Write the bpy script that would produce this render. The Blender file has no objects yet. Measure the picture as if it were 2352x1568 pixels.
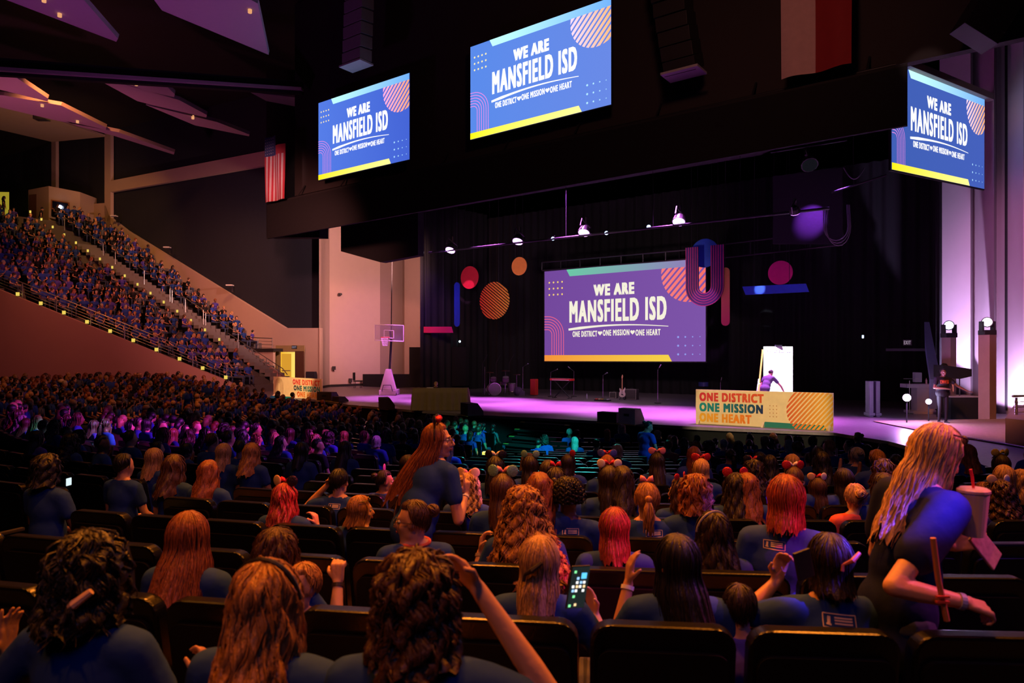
import bpy, bmesh, math, random
from mathutils import Vector, Matrix, Quaternion
from mathutils.bvhtree import BVHTree
R = random.Random(7)
PI = math.pi
sc = bpy.context.scene
col = sc.collection
# ------------------------------------------------------------------ camera
F, HX, HY = 1600.0, 1176.0, 815.0        # focal length in pixels of the 2352 wide frame, eye level row
cd = bpy.data.cameras.new('camera'); cam = bpy.data.objects.new('camera', cd); col.objects.link(cam)
cam.rotation_euler = (PI/2, 0, 0)
cd.sensor_width = 36; cd.lens = F/2352*36; cd.shift_y = 31/2352; cd.clip_start = .05; cd.clip_end = 300
cd.dof.use_dof = True; cd.dof.focus_distance = 16; cd.dof.aperture_fstop = 3.5
sc.camera = cam
# ------------------------------------------------------------------ world and exposure
w = bpy.data.worlds.new('hall_dark'); sc.world = w; w.use_nodes = True
w.node_tree.nodes['Background'].inputs[0].default_value = (.30, .30, .55, 1)
w.node_tree.nodes['Background'].inputs[1].default_value = .004
vs = sc.view_settings; vs.view_transform = 'Standard'; vs.look = 'None'; vs.exposure = 0; vs.gamma = 1
vs.use_curve_mapping = False
sc.cycles.max_bounces = 4; sc.cycles.diffuse_bounces = 2; sc.cycles.glossy_bounces = 2
sc.cycles.caustics_reflective = False; sc.cycles.caustics_refractive = False
sc.cycles.sample_clamp_indirect = 3

def spot(loc, target, power, color, deg, blend=.35, size=.15):
    d = bpy.data.lights.new('spot', 'SPOT'); d.energy = power; d.color = color
    d.spot_size = math.radians(deg); d.spot_blend = blend; d.shadow_soft_size = size
    o = bpy.data.objects.new('spot', d); col.objects.link(o); o.location = loc
    o.rotation_euler = (Vector(target)-Vector(loc)).to_track_quat('-Z', 'Y').to_euler(); return o
def area(loc, target, power, color, sx, sy):
    d = bpy.data.lights.new('area', 'AREA'); d.energy = power; d.color = color; d.shape = 'RECTANGLE'
    d.size = sx; d.size_y = sy
    o = bpy.data.objects.new('area', d); col.objects.link(o); o.location = loc
    o.rotation_euler = (Vector(target)-Vector(loc)).to_track_quat('-Z', 'Y').to_euler(); return o

# ---- hall geometry: the stage front is a line through A along U (house left), N points upstage
A = Vector((8.8, 19.1, 0)); U = Vector((-.806, .592, 0)); N = Vector((.592, .806, 0)); UP = Vector((0, 0, 1))
STZ = -2.13                                   # stage floor height below the eye
def S(s, o, z): return A + U*s + N*o + Vector((0, 0, z))
def P(px, py, Y): return Vector(((px-HX)/F*Y, Y, -(py-HY)/F*Y))
def SP(px, py, o):                            # sight line through a pixel meets the plane o metres upstage
    k = (px-HX)/F
    ax, ay = A.x+N.x*o, A.y+N.y*o
    s = (ax-k*ay)/(.806+k*.592); Y = ay+.592*s
    return P(px, py, Y)
def SC(px, o):
    k = (px-HX)/F
    return (A.x+N.x*o-k*(A.y+N.y*o))/(.806+k*.592)
def FL(px, py, z=STZ): return P(px, py, -z*F/(py-HY))
CC = Vector((3, 26)); R0 = 23.55; ROW = .95  # centre of the seating arcs, radius of the nearest full row
def floor_z(x, y):
    r = math.hypot(x-CC.x, y-CC.y)
    z = -3.4+.0945*(r-7.8)
    if y > 14: z = min(z, -2.13)
    return max(z, -3.4)

# ---- lights of the room
ORG = (1, .36, .08); MAG = (1, .12, .75); VIO = (.32, .1, 1); BLU = (.12, .12, 1); TEA = (.05, .8, .75); PUR = (.75, .22, 1)
# amber house lights over the near seats
spot((-2.5, -1.5, 6.5), (-.9, 2.6, -1), 620, (1, .24, .015), 62, .8, .3)
spot((-.8, 3.4, 7.5), (-.6, 3.2, -1), 1500, (1, .25, .015), 80, .9, .25)
spot((2.2, 5.5, 7.5), (2.2, 5.2, -1), 900, (1, .25, .015), 80, .9, .25)
spot((7.5, .5, 6.5), (1.6, 5.2, -1), 420, (.20, .10, 1), 46, .9, .2)  # not amber: added broad violet-blue fill from the right for the blue shirts
spot((4.5, 7.5, 7.5), (2.0, 4.6, -1.2), 2600, (1, .26, .02), 66, .9, .2)
spot((-1.5, 9.0, 7.5), (-.8, 4.0, -1.2), 3800, (1, .25, .02), 70, .9, .2)
spot((-9, 18, 10), (-12, 27, -2), 2200, (1, .24, .04), 74, .9, .4)
spot((-6, 8, 8), (-4.0, 6.5, -2), 420, (1, .34, .04), 70, .9, .4)
# added dim bluish fill from behind the camera for the shirt backs
area((1, -4, 6), (.5, 4, -1), 42, (.20, .30, 1), 3, 2)
# amber wash over the raked side seating and its wall
spot((-22, 33, 15), (-25, 46, 2.5), 3600, (1, .30, .08), 78, .9, .6)
spot((-25, 39, 15), (-31, 51, 8), 3000, (1, .40, .08), 65, .9, .6)
spot((-27, 44, 18), (-29.5, 53, 10), 3600, (1, .42, .06), 42, .9, .3)
spot((-18, 30, 12), (-22, 40, -1), 2400, (1, .20, .20), 80, .9, .6)
spot((-14, 38, 12), (-21, 48, 3), 2600, (1, .36, .16), 60, .9, .6)
spot((-31, 46, 9), (-34, 51, 17), 420, (1, .48, .2), 100, .9, .4)
# stage wash
for s, o, e in ((0, 2.6, 4000), (3.5, 3.0, 13000), (7, 3.6, 15000), (11.5, 3.9, 17000), (16, 4.3, 15000), (20.5, 4.2, 9000)):
    spot(S(s, o+1.0, 7.3), S(s, o, STZ), e*1.6, (.84, .17, 1), 44, .75, .3)
spot(S(1, 6, 6), S(-2, 2.2, STZ), 1300, (.35, .10, 1), 62, .8, .3)
# white key on the easel, warm key on the banners and the front of the stage
spot(S(3, 2, 6.8), P(1788, 860, 26), 34000, (.85, .86, 1), 17, .3, .1)
spot((4, 6, 8), (7.2, 20.3, -1.6), 13000, (1, .74, .42), 13.5, .2, .2)
spot((-10, 16, 9), (-10.8, 35.2, -1.6), 26000, (1, .68, .34), 8, .3, .2)
spot((-4, 14, 9), P(1015, 918, 26.6), 1300, (1, .62, .25), 12, .6, .2)
# coloured beams falling in the audience
def beam(src, t, e, c, rad):
    d = (Vector(t)-Vector(src)).length; spot(src, t, e*d*d, c, math.degrees(2*math.atan(rad/d)), .4, .06)
HR = (7.5, -1.5, 6.5); HM = (10.5, 3.0, 7.5); HL_ = (8.5, 12, 7.5)       # moving heads on the house pipe
beam(HR, (.62, 3.55, -1.0), 52, (1, .03, .26), .30)
beam(HR, (1.62, 3.55, -.85), 46, (1, .03, .22), .22)
beam(HM, (1.70, 3.6, -1.2), 150, (.16, .05, 1), .28)
beam(HM, (1.72, 2.75, -.55), 36, (1, .10, .26), .40)
beam(HR, (1.50, 2.62, -.60), 420, (.12, .05, 1), .11)
beam(HM, (-.30, 6.0, -1.15), 60, (1, .20, .80), .24)
beam(HR, (1.95, 6.0, -1.15), 60, (.30, .06, 1), .30)
beam(HR, (1.15, 4.9, -1.3), 130, (.16, .06, 1), .16)
beam(HM, (2.75, 5.8, -1.15), 80, (1, .10, .35), .28)
beam(HR, (3.1, 6.9, -1.2), 100, (.12, .07, 1), .28)
beam(HM, (2.9, 4.6, -1.2), 90, (.2, .06, 1), .4)
beam(HM, (-1.70, 5.2, -1.1), 46, (1, .02, .10), .26)
beam(HL_, (-1.2, 6.9, -1.2), 60, (1, .04, .34), .22)
beam(HL_, (-1.15, 8.2, -1.4), 60, (.04, .85, .55), .32)
beam(HL_, (-3.2, 12.0, -1.9), 26, (.5, .10, 1), 1.6)
beam(HL_, (-6.2, 14, -2.0), 34, (.80, .06, 1), 2.2)
beam(HL_, (-9.8, 15.5, -1.7), 34, (.75, .05, 1), 2.6)
beam(HL_, (-8.3, 13.2, -1.5), 40, (.02, .6, .75), .6)
beam(HL_, (-1.0, 11.8, -1.9), 30, (.05, .25, 1), 1.2)
beam((2, 24, 5.2), (.9, 13.5, -2.3), 26, (.02, .75, .70), 2.6)
beam(HR, (-.3, 21.0, -2.8), 85, (.01, .50, .46), 1.7)
beam(HM, (3.0, 15.6, -1.9), 16, (.05, .5, 1), .8)
beam(HM, (.4, 2.9, -1.0), 14, (.5, .12, .9), .35)
# purple on the concrete piers, and the floor lamps by the podium
spot((9, 13, 2.0), (19.5, 25, 3.0), 5200, (.85, .26, .62), 31, .8, .5)
spot((3, 8, 8), (16, 21, -2), 11000, (1, .30, .12), 22, .6, .4)
spot(P(2196, 945, 25.0), P(2216, 740, 27.0), 3300, (.72, .50, 1), 46, .25, .05)
spot(P(2305, 945, 23.8), P(2318, 820, 25.3), 1300, (.72, .50, 1), 84, .25, .05)
spot((6, 12, 6), P(2175, 205, 23), 600, (1, .60, .55), 7.5, .5, .1)  # added spot that brightens the roller housing of the angled screen
# end lamp of the front pipe washing the cream wall
spot(SP(967, 580, 5)+Vector((-.2, 0, 0)), (-11, 45, 5.0), 10500, (1, .46, .40), 74, .8, .16)
spot((-9, 22, 6.5), (-13, 46, 1), 9000, (1, .32, .26), 60, .9, .4)
spot(SP(1034, 575, 5), P(905, 760, 47), 4200, (.45, .10, 1), 40, .9, .3)
# violet glow reaching the roof panels
spot((-16, 24, 1), (-14, 24, 14), 850, (.70, .10, .75), 110, .9, .6)
spot((-24, 30, 4), (-24, 42, 14), 1700, (1, .20, .42), 100, .9, .6)
# soft spill on flags and fascia
spot((2, 8, 9), (5, 22, 10), 950, (1, .36, .26), 90, .9, .6)
spot((-14, 22, 8), SP(634, 400, 0), 2500, (1, .45, .45), 14, .6, .3)
# ------------------------------------------------------------------ materials
MATS = {}
def mat(name, c, rough=.6, metal=0, emit=0, ec=None, var=.12, vs_=6, bump=0, bs=80, spec=.5, sheen=0):
    if name in MATS: return MATS[name]
    m = bpy.data.materials.new(name); m.use_nodes = True; nt = m.node_tree; b = nt.nodes['Principled BSDF']
    b.inputs['Roughness'].default_value = rough; b.inputs['Metallic'].default_value = metal
    b.inputs['Specular IOR Level'].default_value = spec
    c = tuple(c)[:3]
    tc = nt.nodes.new('ShaderNodeTexCoord')
    n = nt.nodes.new('ShaderNodeTexNoise'); n.inputs['Scale'].default_value = vs_; n.inputs['Detail'].default_value = 4
    nt.links.new(tc.outputs['Object'], n.inputs['Vector'])
    mx = nt.nodes.new('ShaderNodeMix'); mx.data_type = 'RGBA'
    mx.inputs[6].default_value = tuple(v*(1-var) for v in c)+(1,); mx.inputs[7].default_value = tuple(min(1, v*(1+var)) for v in c)+(1,)
    nt.links.new(n.outputs['Fac'], mx.inputs[0]); nt.links.new(mx.outputs[2], b.inputs['Base Color'])
    if emit:
        b.inputs['Emission Color'].default_value = tuple(ec or c)[:3]+(1,); b.inputs['Emission Strength'].default_value = emit
    if sheen: b.inputs['Sheen Weight'].default_value = sheen
    if bump:
        n2 = nt.nodes.new('ShaderNodeTexNoise'); n2.inputs['Scale'].default_value = bs; n2.inputs['Detail'].default_value = 3
        nt.links.new(tc.outputs['Object'], n2.inputs['Vector'])
        bp = nt.nodes.new('ShaderNodeBump'); bp.inputs['Strength'].default_value = bump; bp.inputs['Distance'].default_value = .02
        nt.links.new(n2.outputs['Fac'], bp.inputs['Height']); nt.links.new(bp.outputs[0], b.inputs['Normal'])
    MATS[name] = m; return m
def emat(name, c, k=1.0, c2=None, axis=0):
    """self-lit picture material of the screens; c2 gives a ramp along the generated axis"""
    if name in MATS: return MATS[name]
    m = bpy.data.materials.new(name); m.use_nodes = True; nt = m.node_tree; nt.nodes.clear()
    out = nt.nodes.new('ShaderNodeOutputMaterial'); e = nt.nodes.new('ShaderNodeEmission'); e.inputs[1].default_value = k
    e.inputs[0].default_value = tuple(c)+(1,)
    if c2:
        tc = nt.nodes.new('ShaderNodeTexCoord'); sp = nt.nodes.new('ShaderNodeSeparateXYZ'); mx = nt.nodes.new('ShaderNodeMix'); mx.data_type = 'RGBA'
        nt.links.new(tc.outputs['Generated'], sp.inputs[0]); nt.links.new(sp.outputs[axis], mx.inputs[0])
        mx.inputs[6].default_value = tuple(c)+(1,); mx.inputs[7].default_value = tuple(c2)+(1,)
        nt.links.new(mx.outputs[2], e.inputs[0])
    nt.links.new(e.outputs[0], out.inputs[0]); MATS[name] = m; return m
def ramp_mat(name, c, c2, axis=0, rough=.5):
    if name in MATS: return MATS[name]
    m = mat(name, c, rough); nt = m.node_tree; b = nt.nodes['Principled BSDF']
    tc = nt.nodes.new('ShaderNodeTexCoord'); sp = nt.nodes.new('ShaderNodeSeparateXYZ'); mx = nt.nodes.new('ShaderNodeMix'); mx.data_type = 'RGBA'
    nt.links.new(tc.outputs['Generated'], sp.inputs[0]); nt.links.new(sp.outputs[axis], mx.inputs[0])
    mx.inputs[6].default_value = tuple(c)+(1,); mx.inputs[7].default_value = tuple(c2)+(1,)
    nt.links.new(mx.outputs[2], b.inputs['Base Color']); return m
def srgb(r, g, b):
    f = lambda v: ((v/255+.055)/1.055)**2.4 if v/255 > .04045 else v/255/12.92
    return (f(r), f(g), f(b))
# ------------------------------------------------------------------ mesh building
class MB:
    def __init__(s): s.v = []; s.f = []; s.m = []; s.cur = 0
    def add(s, vs, fs):
        b = len(s.v); s.v += [tuple(x) for x in vs]; s.f += [tuple(i+b for i in f) for f in fs]; s.m += [s.cur]*len(fs); return s
    def quad(s, *p): return s.add(p, [tuple(range(len(p)))])
    def prism(s, poly, d):
        """closed solid: polygon (3D points) pushed along vector d"""
        n = len(poly); d = Vector(d); vs = [Vector(p) for p in poly]; vs += [p+d for p in vs]
        return s.add(vs, [tuple(range(n-1, -1, -1)), tuple(range(n, 2*n))]+[(i, (i+1) % n, n+(i+1) % n, n+i) for i in range(n)])
    def box(s, c, d, ax=None):
        c = Vector(c); ax = ax or (Vector((1, 0, 0)), Vector((0, 1, 0)), Vector((0, 0, 1)))
        x, y, z = [Vector(a)*(k/2) for a, k in zip(ax, d)]
        return s.prism([c-x-y-z, c+x-y-z, c+x+y-z, c-x+y-z], z*2)
    def tube(s, pts, r, n=8, caps=True):
        pts = [Vector(p) for p in pts]; m = len(pts); rr = r if isinstance(r, (list, tuple)) else [r]*m
        vs = []; fs = []; a = None
        for i, p in enumerate(pts):
            t = (pts[min(i+1, m-1)]-pts[max(i-1, 0)])
            t = t.normalized() if t.length > 1e-9 else Vector((0, 0, 1))
            if a is None: a = t.orthogonal().normalized()
            a = (a-t*a.dot(t)); a = a.normalized() if a.length > 1e-6 else t.orthogonal().normalized()
            b = t.cross(a)
            for k in range(n):
                q = 2*PI*k/n; vs.append(p+(a*math.cos(q)+b*math.sin(q))*rr[i])
        for i in range(m-1):
            for k in range(n): fs.append((i*n+k, i*n+(k+1) % n, (i+1)*n+(k+1) % n, (i+1)*n+k))
        if caps: fs += [tuple(range(n-1, -1, -1)), tuple(range((m-1)*n, m*n))]
        return s.add(vs, fs)
    def ball(s, c, r, seg=12, rings=8, rot=None):
        c = Vector(c); r = r if isinstance(r, (tuple, list)) else (r, r, r); vs = [Vector((0, 0, r[2]))]; fs = []
        for i in range(1, rings):
            e = PI*i/rings
            for k in range(seg):
                q = 2*PI*k/seg; vs.append(Vector((r[0]*math.sin(e)*math.cos(q), r[1]*math.sin(e)*math.sin(q), r[2]*math.cos(e))))
        vs.append(Vector((0, 0, -r[2]))); L = len(vs)-1
        for k in range(seg): fs.append((0, 1+k, 1+(k+1) % seg)); fs.append((L, 1+(rings-2)*seg+(k+1) % seg, 1+(rings-2)*seg+k))
        for i in range(rings-2):
            for k in range(seg): fs.append((1+i*seg+k, 1+(i+1)*seg+k, 1+(i+1)*seg+(k+1) % seg, 1+i*seg+(k+1) % seg))
        if rot is not None: vs = [rot @ v for v in vs]
        return s.add([c+v for v in vs], fs)
    def build(s, name, mats, parent=None, smooth=False, kind=None, bevel=0):
        me = bpy.data.meshes.new(name); me.from_pydata(s.v, [], s.f)
        for m in (mats if isinstance(mats, (list, tuple)) else [mats]): me.materials.append(m)
        if any(s.m): me.polygons.foreach_set('material_index', s.m)
        if smooth: me.polygons.foreach_set('use_smooth', [True]*len(me.polygons))
        bm = bmesh.new(); bm.from_mesh(me); bmesh.ops.recalc_face_normals(bm, faces=bm.faces)
        if bevel: bmesh.ops.bevel(bm, geom=bm.edges[:], offset=bevel, segments=2, affect='EDGES', profile=.6)
        bm.to_mesh(me); bm.free(); me.update()
        o = bpy.data.objects.new(name, me); col.objects.link(o)
        if parent: o.parent = parent
        if kind: o['kind'] = kind
        return o
def tag(o, label=None, cat=None, group=None, kind=None):
    if label: o['label'] = label
    if cat: o['category'] = cat
    if group: o['group'] = group
    if kind: o['kind'] = kind
    return o
def thing(name, label, cat, loc=(0, 0, 0), rz=0, group=None):
    o = bpy.data.objects.new(name, None); col.objects.link(o); o.empty_display_size = .1
    o.location = loc; o.rotation_euler = (0, 0, rz)
    o.matrix_basis = Matrix.Translation(Vector(loc)) @ Matrix.Rotation(rz, 4, 'Z')
    return tag(o, label, cat, group)
def part(o, parent):                        # world-space mesh kept in place below an Empty
    o.parent = parent; o.matrix_parent_inverse = (parent.matrix_basis).inverted(); return o
def copy_tree(o, parent=None):
    c = o.copy(); col.objects.link(c); c.parent = parent
    for ch in list(o.children): copy_tree(ch, c)
    return c
# ---- lettering: text curve -> polygons scaled in a box of a flat frame
_TX = {}
def text_poly(t, off=0.0, shear=0.0):
    k = (t, off, shear)
    if k in _TX: return _TX[k]
    cu = bpy.data.curves.new('t', 'FONT'); cu.body = t; cu.space_character = 1.22; cu.shear = shear; cu.resolution_u = 3
    ob = bpy.data.objects.new('t', cu); col.objects.link(ob)
    me = bpy.data.meshes.new_from_object(ob.evaluated_get(bpy.context.evaluated_depsgraph_get()))
    vs = [v.co.copy() for v in me.vertices]; fs = [tuple(p.vertices) for p in me.polygons]
    x0 = min(v.x for v in vs); x1 = max(v.x for v in vs); y0 = min(v.y for v in vs); y1 = max(v.y for v in vs)
    r = ([((v.x-x0)/(x1-x0), (v.y-y0)/(y1-y0)) for v in vs], fs)
    bpy.data.objects.remove(ob); bpy.data.meshes.remove(me); _TX[k] = r; return r
class Flat:
    """unit frame (0..1, 0..1) on a planar quad: o origin bottom-left, ex, ey full side vectors, nrm towards the viewer"""
    def __init__(s, o, ex, ey):
        s.o = Vector(o); s.ex = Vector(ex); s.ey = Vector(ey); n = s.ex.cross(s.ey).normalized()
        if n.dot(s.o) > 0: n = -n
        s.n = n
    def pt(s, x, y, h=0): return s.o+s.ex*x+s.ey*y+s.n*h
    def text(s, mb, t, x0, y0, x1, y1, off=.02, h=.03, shear=0):
        vs, fs = text_poly(t, 0, shear); asp = s.ex.length/s.ey.length; gy = (y1-y0)*off; gx = gy*1.15/asp
        q = 0
        for dx, dy in ((-1, -1), (1, -1), (1, 1), (-1, 1), (0, 0), (-1, 0), (1, 0)):
            mb.add([s.pt(x0+gx+(x1-x0-2*gx)*x+dx*gx, y0+gy+(y1-y0-2*gy)*y+dy*gy, h+q) for x, y in vs], fs); q += .0006
    def poly(s, mb, pts, h=.02): mb.add([s.pt(x, y, h) for x, y in pts], [tuple(range(len(pts)))])
    def disc(s, mb, x, y, r, h=.02, n=20, asp=None):
        asp = asp or s.ex.length/s.ey.length
        s.poly(mb, [(x+r/asp*math.cos(2*PI*i/n), y+r*math.sin(2*PI*i/n)) for i in range(n)], h)
    def stroke(s, mb, pts, w, h=.02):
        asp = s.ex.length/s.ey.length; L = []; Rr = []
        for i, (x, y) in enumerate(pts):
            a = pts[max(i-1, 0)]; b = pts[min(i+1, len(pts)-1)]; dx = (b[0]-a[0])*asp; dy = b[1]-a[1]; l = math.hypot(dx, dy) or 1
            ww = w[i] if isinstance(w, (list, tuple)) else w
            nx, ny = -dy/l*ww/2/asp, dx/l*ww/2; L.append((x+nx, y+ny)); Rr.append((x-nx, y-ny))
        for i in range(len(pts)-1): s.poly(mb, [L[i], L[i+1], Rr[i+1], Rr[i]], h)
def clip_poly(pts, a, b, c):                # keep a*x+b*y<=c
    out = []
    for i in range(len(pts)):
        p, q = pts[i], pts[(i+1) % len(pts)]; fp = a*p[0]+b*p[1]-c; fq = a*q[0]+b*q[1]-c
        if fp <= 0: out.append(p)
        if fp*fq < 0:
            t = fp/(fp-fq); out.append((p[0]+(q[0]-p[0])*t, p[1]+(q[1]-p[1])*t))
    return out
def striped_disc(fl, mb, cx, cy, r, n, ang, duty=.6, h=.02, clip=(0, 1, 0, 1), asp=None):
    asp = asp or fl.ex.length/fl.ey.length
    base = [(cx+r/asp*math.cos(2*PI*i/40), cy+r*math.sin(2*PI*i/40)) for i in range(40)]
    for a, b, c in ((-1, 0, -clip[0]), (1, 0, clip[1]), (0, -1, -clip[2]), (0, 1, clip[3])): base = clip_poly(base, a, b, c)
    ca, sa = math.cos(ang)*asp, math.sin(ang)
    c0 = ca*cx+sa*cy
    for k in range(n):
        lo = c0-r+2*r*k/n; hi = lo+2*r/n*duty
        p = clip_poly(clip_poly(base, ca, sa, hi), -ca, -sa, -lo)
        if len(p) > 2: fl.poly(mb, p, h)
# ================================================================== SETTING
M_black = mat('black_drape', (.0025, .0025, .004), .9, bump=.4, bs=5)
M_dark = mat('dark_paint', (.012, .011, .012), .8)
M_floor = mat('dark_concrete', (.03, .028, .03), .55)
M_stage = mat('stage_floor_black', (.20, .17, .19), .38, var=.35, vs_=9, bump=.12, bs=30)
M_skirt = mat('stage_front', (.008, .009, .010), .8, spec=.1)
M_plaster = mat('tan_plaster', (.52, .40, .33), .8, var=.05, vs_=2, bump=.1, bs=40)
M_plasterd = mat('tan_plaster_shade', (.30, .22, .19), .8, var=.05, vs_=2)  # darker copy of the plaster, shade of the turned planes put into its colour
M_navy = mat('navy_acoustic_panel', (.013, .017, .032), .9, var=.2)
M_steel = mat('brushed_steel_rail', (.5, .48, .46), .35, .9)
M_metal = mat('dark_metal', (.05, .05, .055), .4, .6)
M_chrome = mat('chrome', (.7, .7, .72), .2, 1)
M_yel = mat('yellow_tread_tape', (.8, .65, .08), .6)
M_cloud = mat('ceiling_panel_paint', (.55, .45, .48), .75, var=.05)
M_white = mat('white_paint', (.75, .75, .75), .5)
def struct(o): o['kind'] = 'structure'; return o
# seating floor: polar grid following the bowl
mb = MB(); nr, na = 34, 40; vs = []
for i in range(nr+1):
    r = 3.0+i*1.35
    for j in range(na+1):
        a = math.radians(-215+j*(190/na)); x, y = CC.x+r*math.cos(a), CC.y+r*math.sin(a)
        vs.append((x, y, floor_z(x, y)))
mb.add(vs, [(i*(na+1)+j, i*(na+1)+j+1, (i+1)*(na+1)+j+1, (i+1)*(na+1)+j) for i in range(nr) for j in range(na)])
struct(mb.build('floor', M_floor, smooth=True))
# stage deck with its apron on the right
edge = [FL(x, y) for x, y in ((505, 904), (620, 910), (740, 919), (800, 929), (945, 941), (1100, 953), (1250, 960), (1380, 967), (1600, 980), (1915, 993))]
side = [Vector((9.3, 17.2, STZ)), Vector((9.15, 15.0, STZ)), Vector((9.1, 12.6, STZ)), Vector((9.4, 9.5, STZ)), Vector((10.6, 7.0, STZ)), Vector((30, 4.0, STZ)), Vector((34, 50, STZ)), Vector((-30, 58, STZ)), Vector((-22, 45, STZ)), Vector((-17.2, 41.0, STZ))]
mb = MB(); mb.cur = 0; deck = edge+side; mb.prism(deck, (0, 0, -.09))
stage = struct(mb.build('stage_floor', M_stage))
sk = MB(); L = edge[:]+side[:5]
for a, b in zip(L, L[1:]):
    q = (b-a).cross(UP).normalized()*-.06
    sk.prism([a+q+Vector((0, 0, -.09)), b+q+Vector((0, 0, -.09)), b+q+Vector((0, 0, -1.5)), a+q+Vector((0, 0, -1.5))], q)
struct(part(sk.build('stage_skirt', M_skirt), stage)) if False else struct(sk.build('stage_skirt', M_skirt))
# steps from the seating up to the stage with taped nosings
st = thing('stage_steps', 'black steps with yellow taped corners rising to the stage front', 'steps', FL(1270, 962)-Vector((0, 0, 1.2)))
e0 = (FL(1340, 966)-FL(1200, 957)).normalized(); dn = Vector((-N.x, -N.y, 0))
c0 = FL(1262, 961)
for i in range(5):
    h = 1.05-.21*i; cc = c0+dn*(.18+.32*i)+e0*0; z = -3.33+h
    m = MB(); m.box((cc.x, cc.y, z-.03), (1.95, .34, .06), (e0, dn, UP)); part(m.build('step', M_dark, bevel=.006), st)
    m = MB(); m.box((cc.x, cc.y, z-.12), (1.9, .03, .14), (e0, dn, UP)); part(m.build('riser', M_metal), st)
    for sg in (-1, 1):
        m = MB(); q = cc+e0*sg*.88+dn*.12; m.box((q.x, q.y, z+.006), (.16, .09, .012), (e0, dn, UP)); part(m.build('tread_tape', M_yel), st)
# rug on the apron
mb = MB(); rp = [FL(2005, 967, STZ+.02), FL(2330, 962, STZ+.02), FL(2420, 1000, STZ+.02), FL(2420, 1040, STZ+.02), FL(2300, 1019, STZ+.02), FL(2125, 991, STZ+.02)]
mb.prism(rp, (0, 0, .012)); tag(mb.build('rug', mat('tan_rug', (.36, .24, .17), .95, var=.3, vs_=14)), 'flat tan rug laid on the stage apron under the interpreter', 'rug')
m = MB()
for a, b in ((rp[5], rp[4]), (rp[4], rp[3])): m.tube([a+Vector((0, 0, .02)), b+Vector((0, 0, .02))], .012, 6)
tag(m.build('edge_strip', M_chrome), 'thin shiny metal strip along the front edge of the rug', 'trim')

# backdrop, ceiling and outer walls
mb = MB()
def curtain(name, p0, p1, z0, z1, m, amp=.12, wl=.55, parent=None):
    mb = MB(); d = p1-p0; n = int(d.length/wl*6); q = d.normalized().cross(UP); vs = []
    for i in range(n+1):
        t = i/n; o = q*amp*math.sin(2*PI*t*d.length/wl)*(.7+.3*math.sin(i*.37)); p = p0+d*t+o
        vs += [(p.x, p.y, z0), (p.x, p.y, z1)]
    mb.add(vs, [(2*i, 2*i+1, 2*i+3, 2*i+2) for i in range(n)]); return mb.build(name, m, parent, smooth=True)
bc = curtain('stage_backdrop', S(-10, 15.5, 0), S(26, 15.5, 0), STZ, 9, mat('backdrop_drape', (.0035, .0032, .006), .9, bump=.3, bs=4)); struct(bc)
for px_a, oa, ob, nm in ((965, 9, 14.5, 'wing'), (2158, 10.6, 15, 'wing')):
    s = SC(px_a, oa); struct(curtain('stage_wing_curtain', S(s, oa, 0), S(s-.6 if px_a < 1500 else s+.6, ob, 0), STZ, 9, M_black))
mb = MB(); mb.prism([(-60, -12, 17.5), (45, -12, 17.5), (45, 75, 17.5), (-60, 75, 17.5)], (0, 0, .4)); struct(mb.build('ceiling', M_dark))
mb = MB(); mb.prism([(-60, -12, -4), (45, -12, -4), (45, -12, 17.5), (-60, -12, 17.5)], (0, -.3, 0)); struct(mb.build('wall_back', M_dark))
mb = MB(); mb.prism([(-60, 75, -4), (45, 75, -4), (45, 75, 17.5), (-60, 75, 17.5)], (0, .3, 0)); struct(mb.build('wall_far', M_dark))
mb = MB(); mb.prism([(-60, -12, -4), (-60, 75, -4), (-60, 75, 17.5), (-60, -12, 17.5)], (-.3, 0, 0)); struct(mb.build('wall_left', M_dark))
mb = MB(); mb.prism([(34, -12, -4), (34, 75, -4), (34, 75, 17.5), (34, -12, 17.5)], (.3, 0, 0)); struct(mb.build('wall_right', M_dark))

# ---- the header over the stage front: black valance, pipe, fascia
mb = MB(); sL, sR = SC(613, 0), SC(2083, 0)
mb.prism([S(sR, 0, 5.95), S(sL, 0, 5.75), S(sL, 0, 7.45), S(sR, 0, 7.5)], N*.12)
val = struct(mb.build('stage_valance', M_black))
mb = MB()   # soffit reaching back and a side return at the right end
mb.prism([S(sR, 0.1, 7.5), S(sL, .1, 7.45), S(sL, 6, 7.45), S(sR+5.5, 6, 7.5), S(sR+1.2, 2.2, 7.5)], (0, 0, .1)); struct(mb.build('stage_soffit', M_dark))
mb = MB(); mb.prism([S(sR-2.5, .9, 7.9), S(sL-1.0, .9, 7.9), S(sL-1.0, .9, 17.4), S(sR-2.5, .9, 17.4)], N*.3)
struct(mb.build('wall_fascia', mat('fascia_brown_black', (.030, .024, .024), .85, var=.15, vs_=1)))
pp = thing('lighting_pipe', 'long thin pipe with brackets running under the fascia above the black valance', 'pipe', S(10, .3, 7.6))
m = MB(); m.tube([S(sL, .35, 7.62), S(sR+.3, .35, 7.72)], .035, 8); part(m.build('pipe', M_metal), pp)
for i in range(9):
    s = sR+1+i*3.1; m = MB(); m.tube([S(s, .35, 7.65), S(s, .8, 8.25)], .03, 6); part(m.build('bracket', M_metal), pp)
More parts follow.
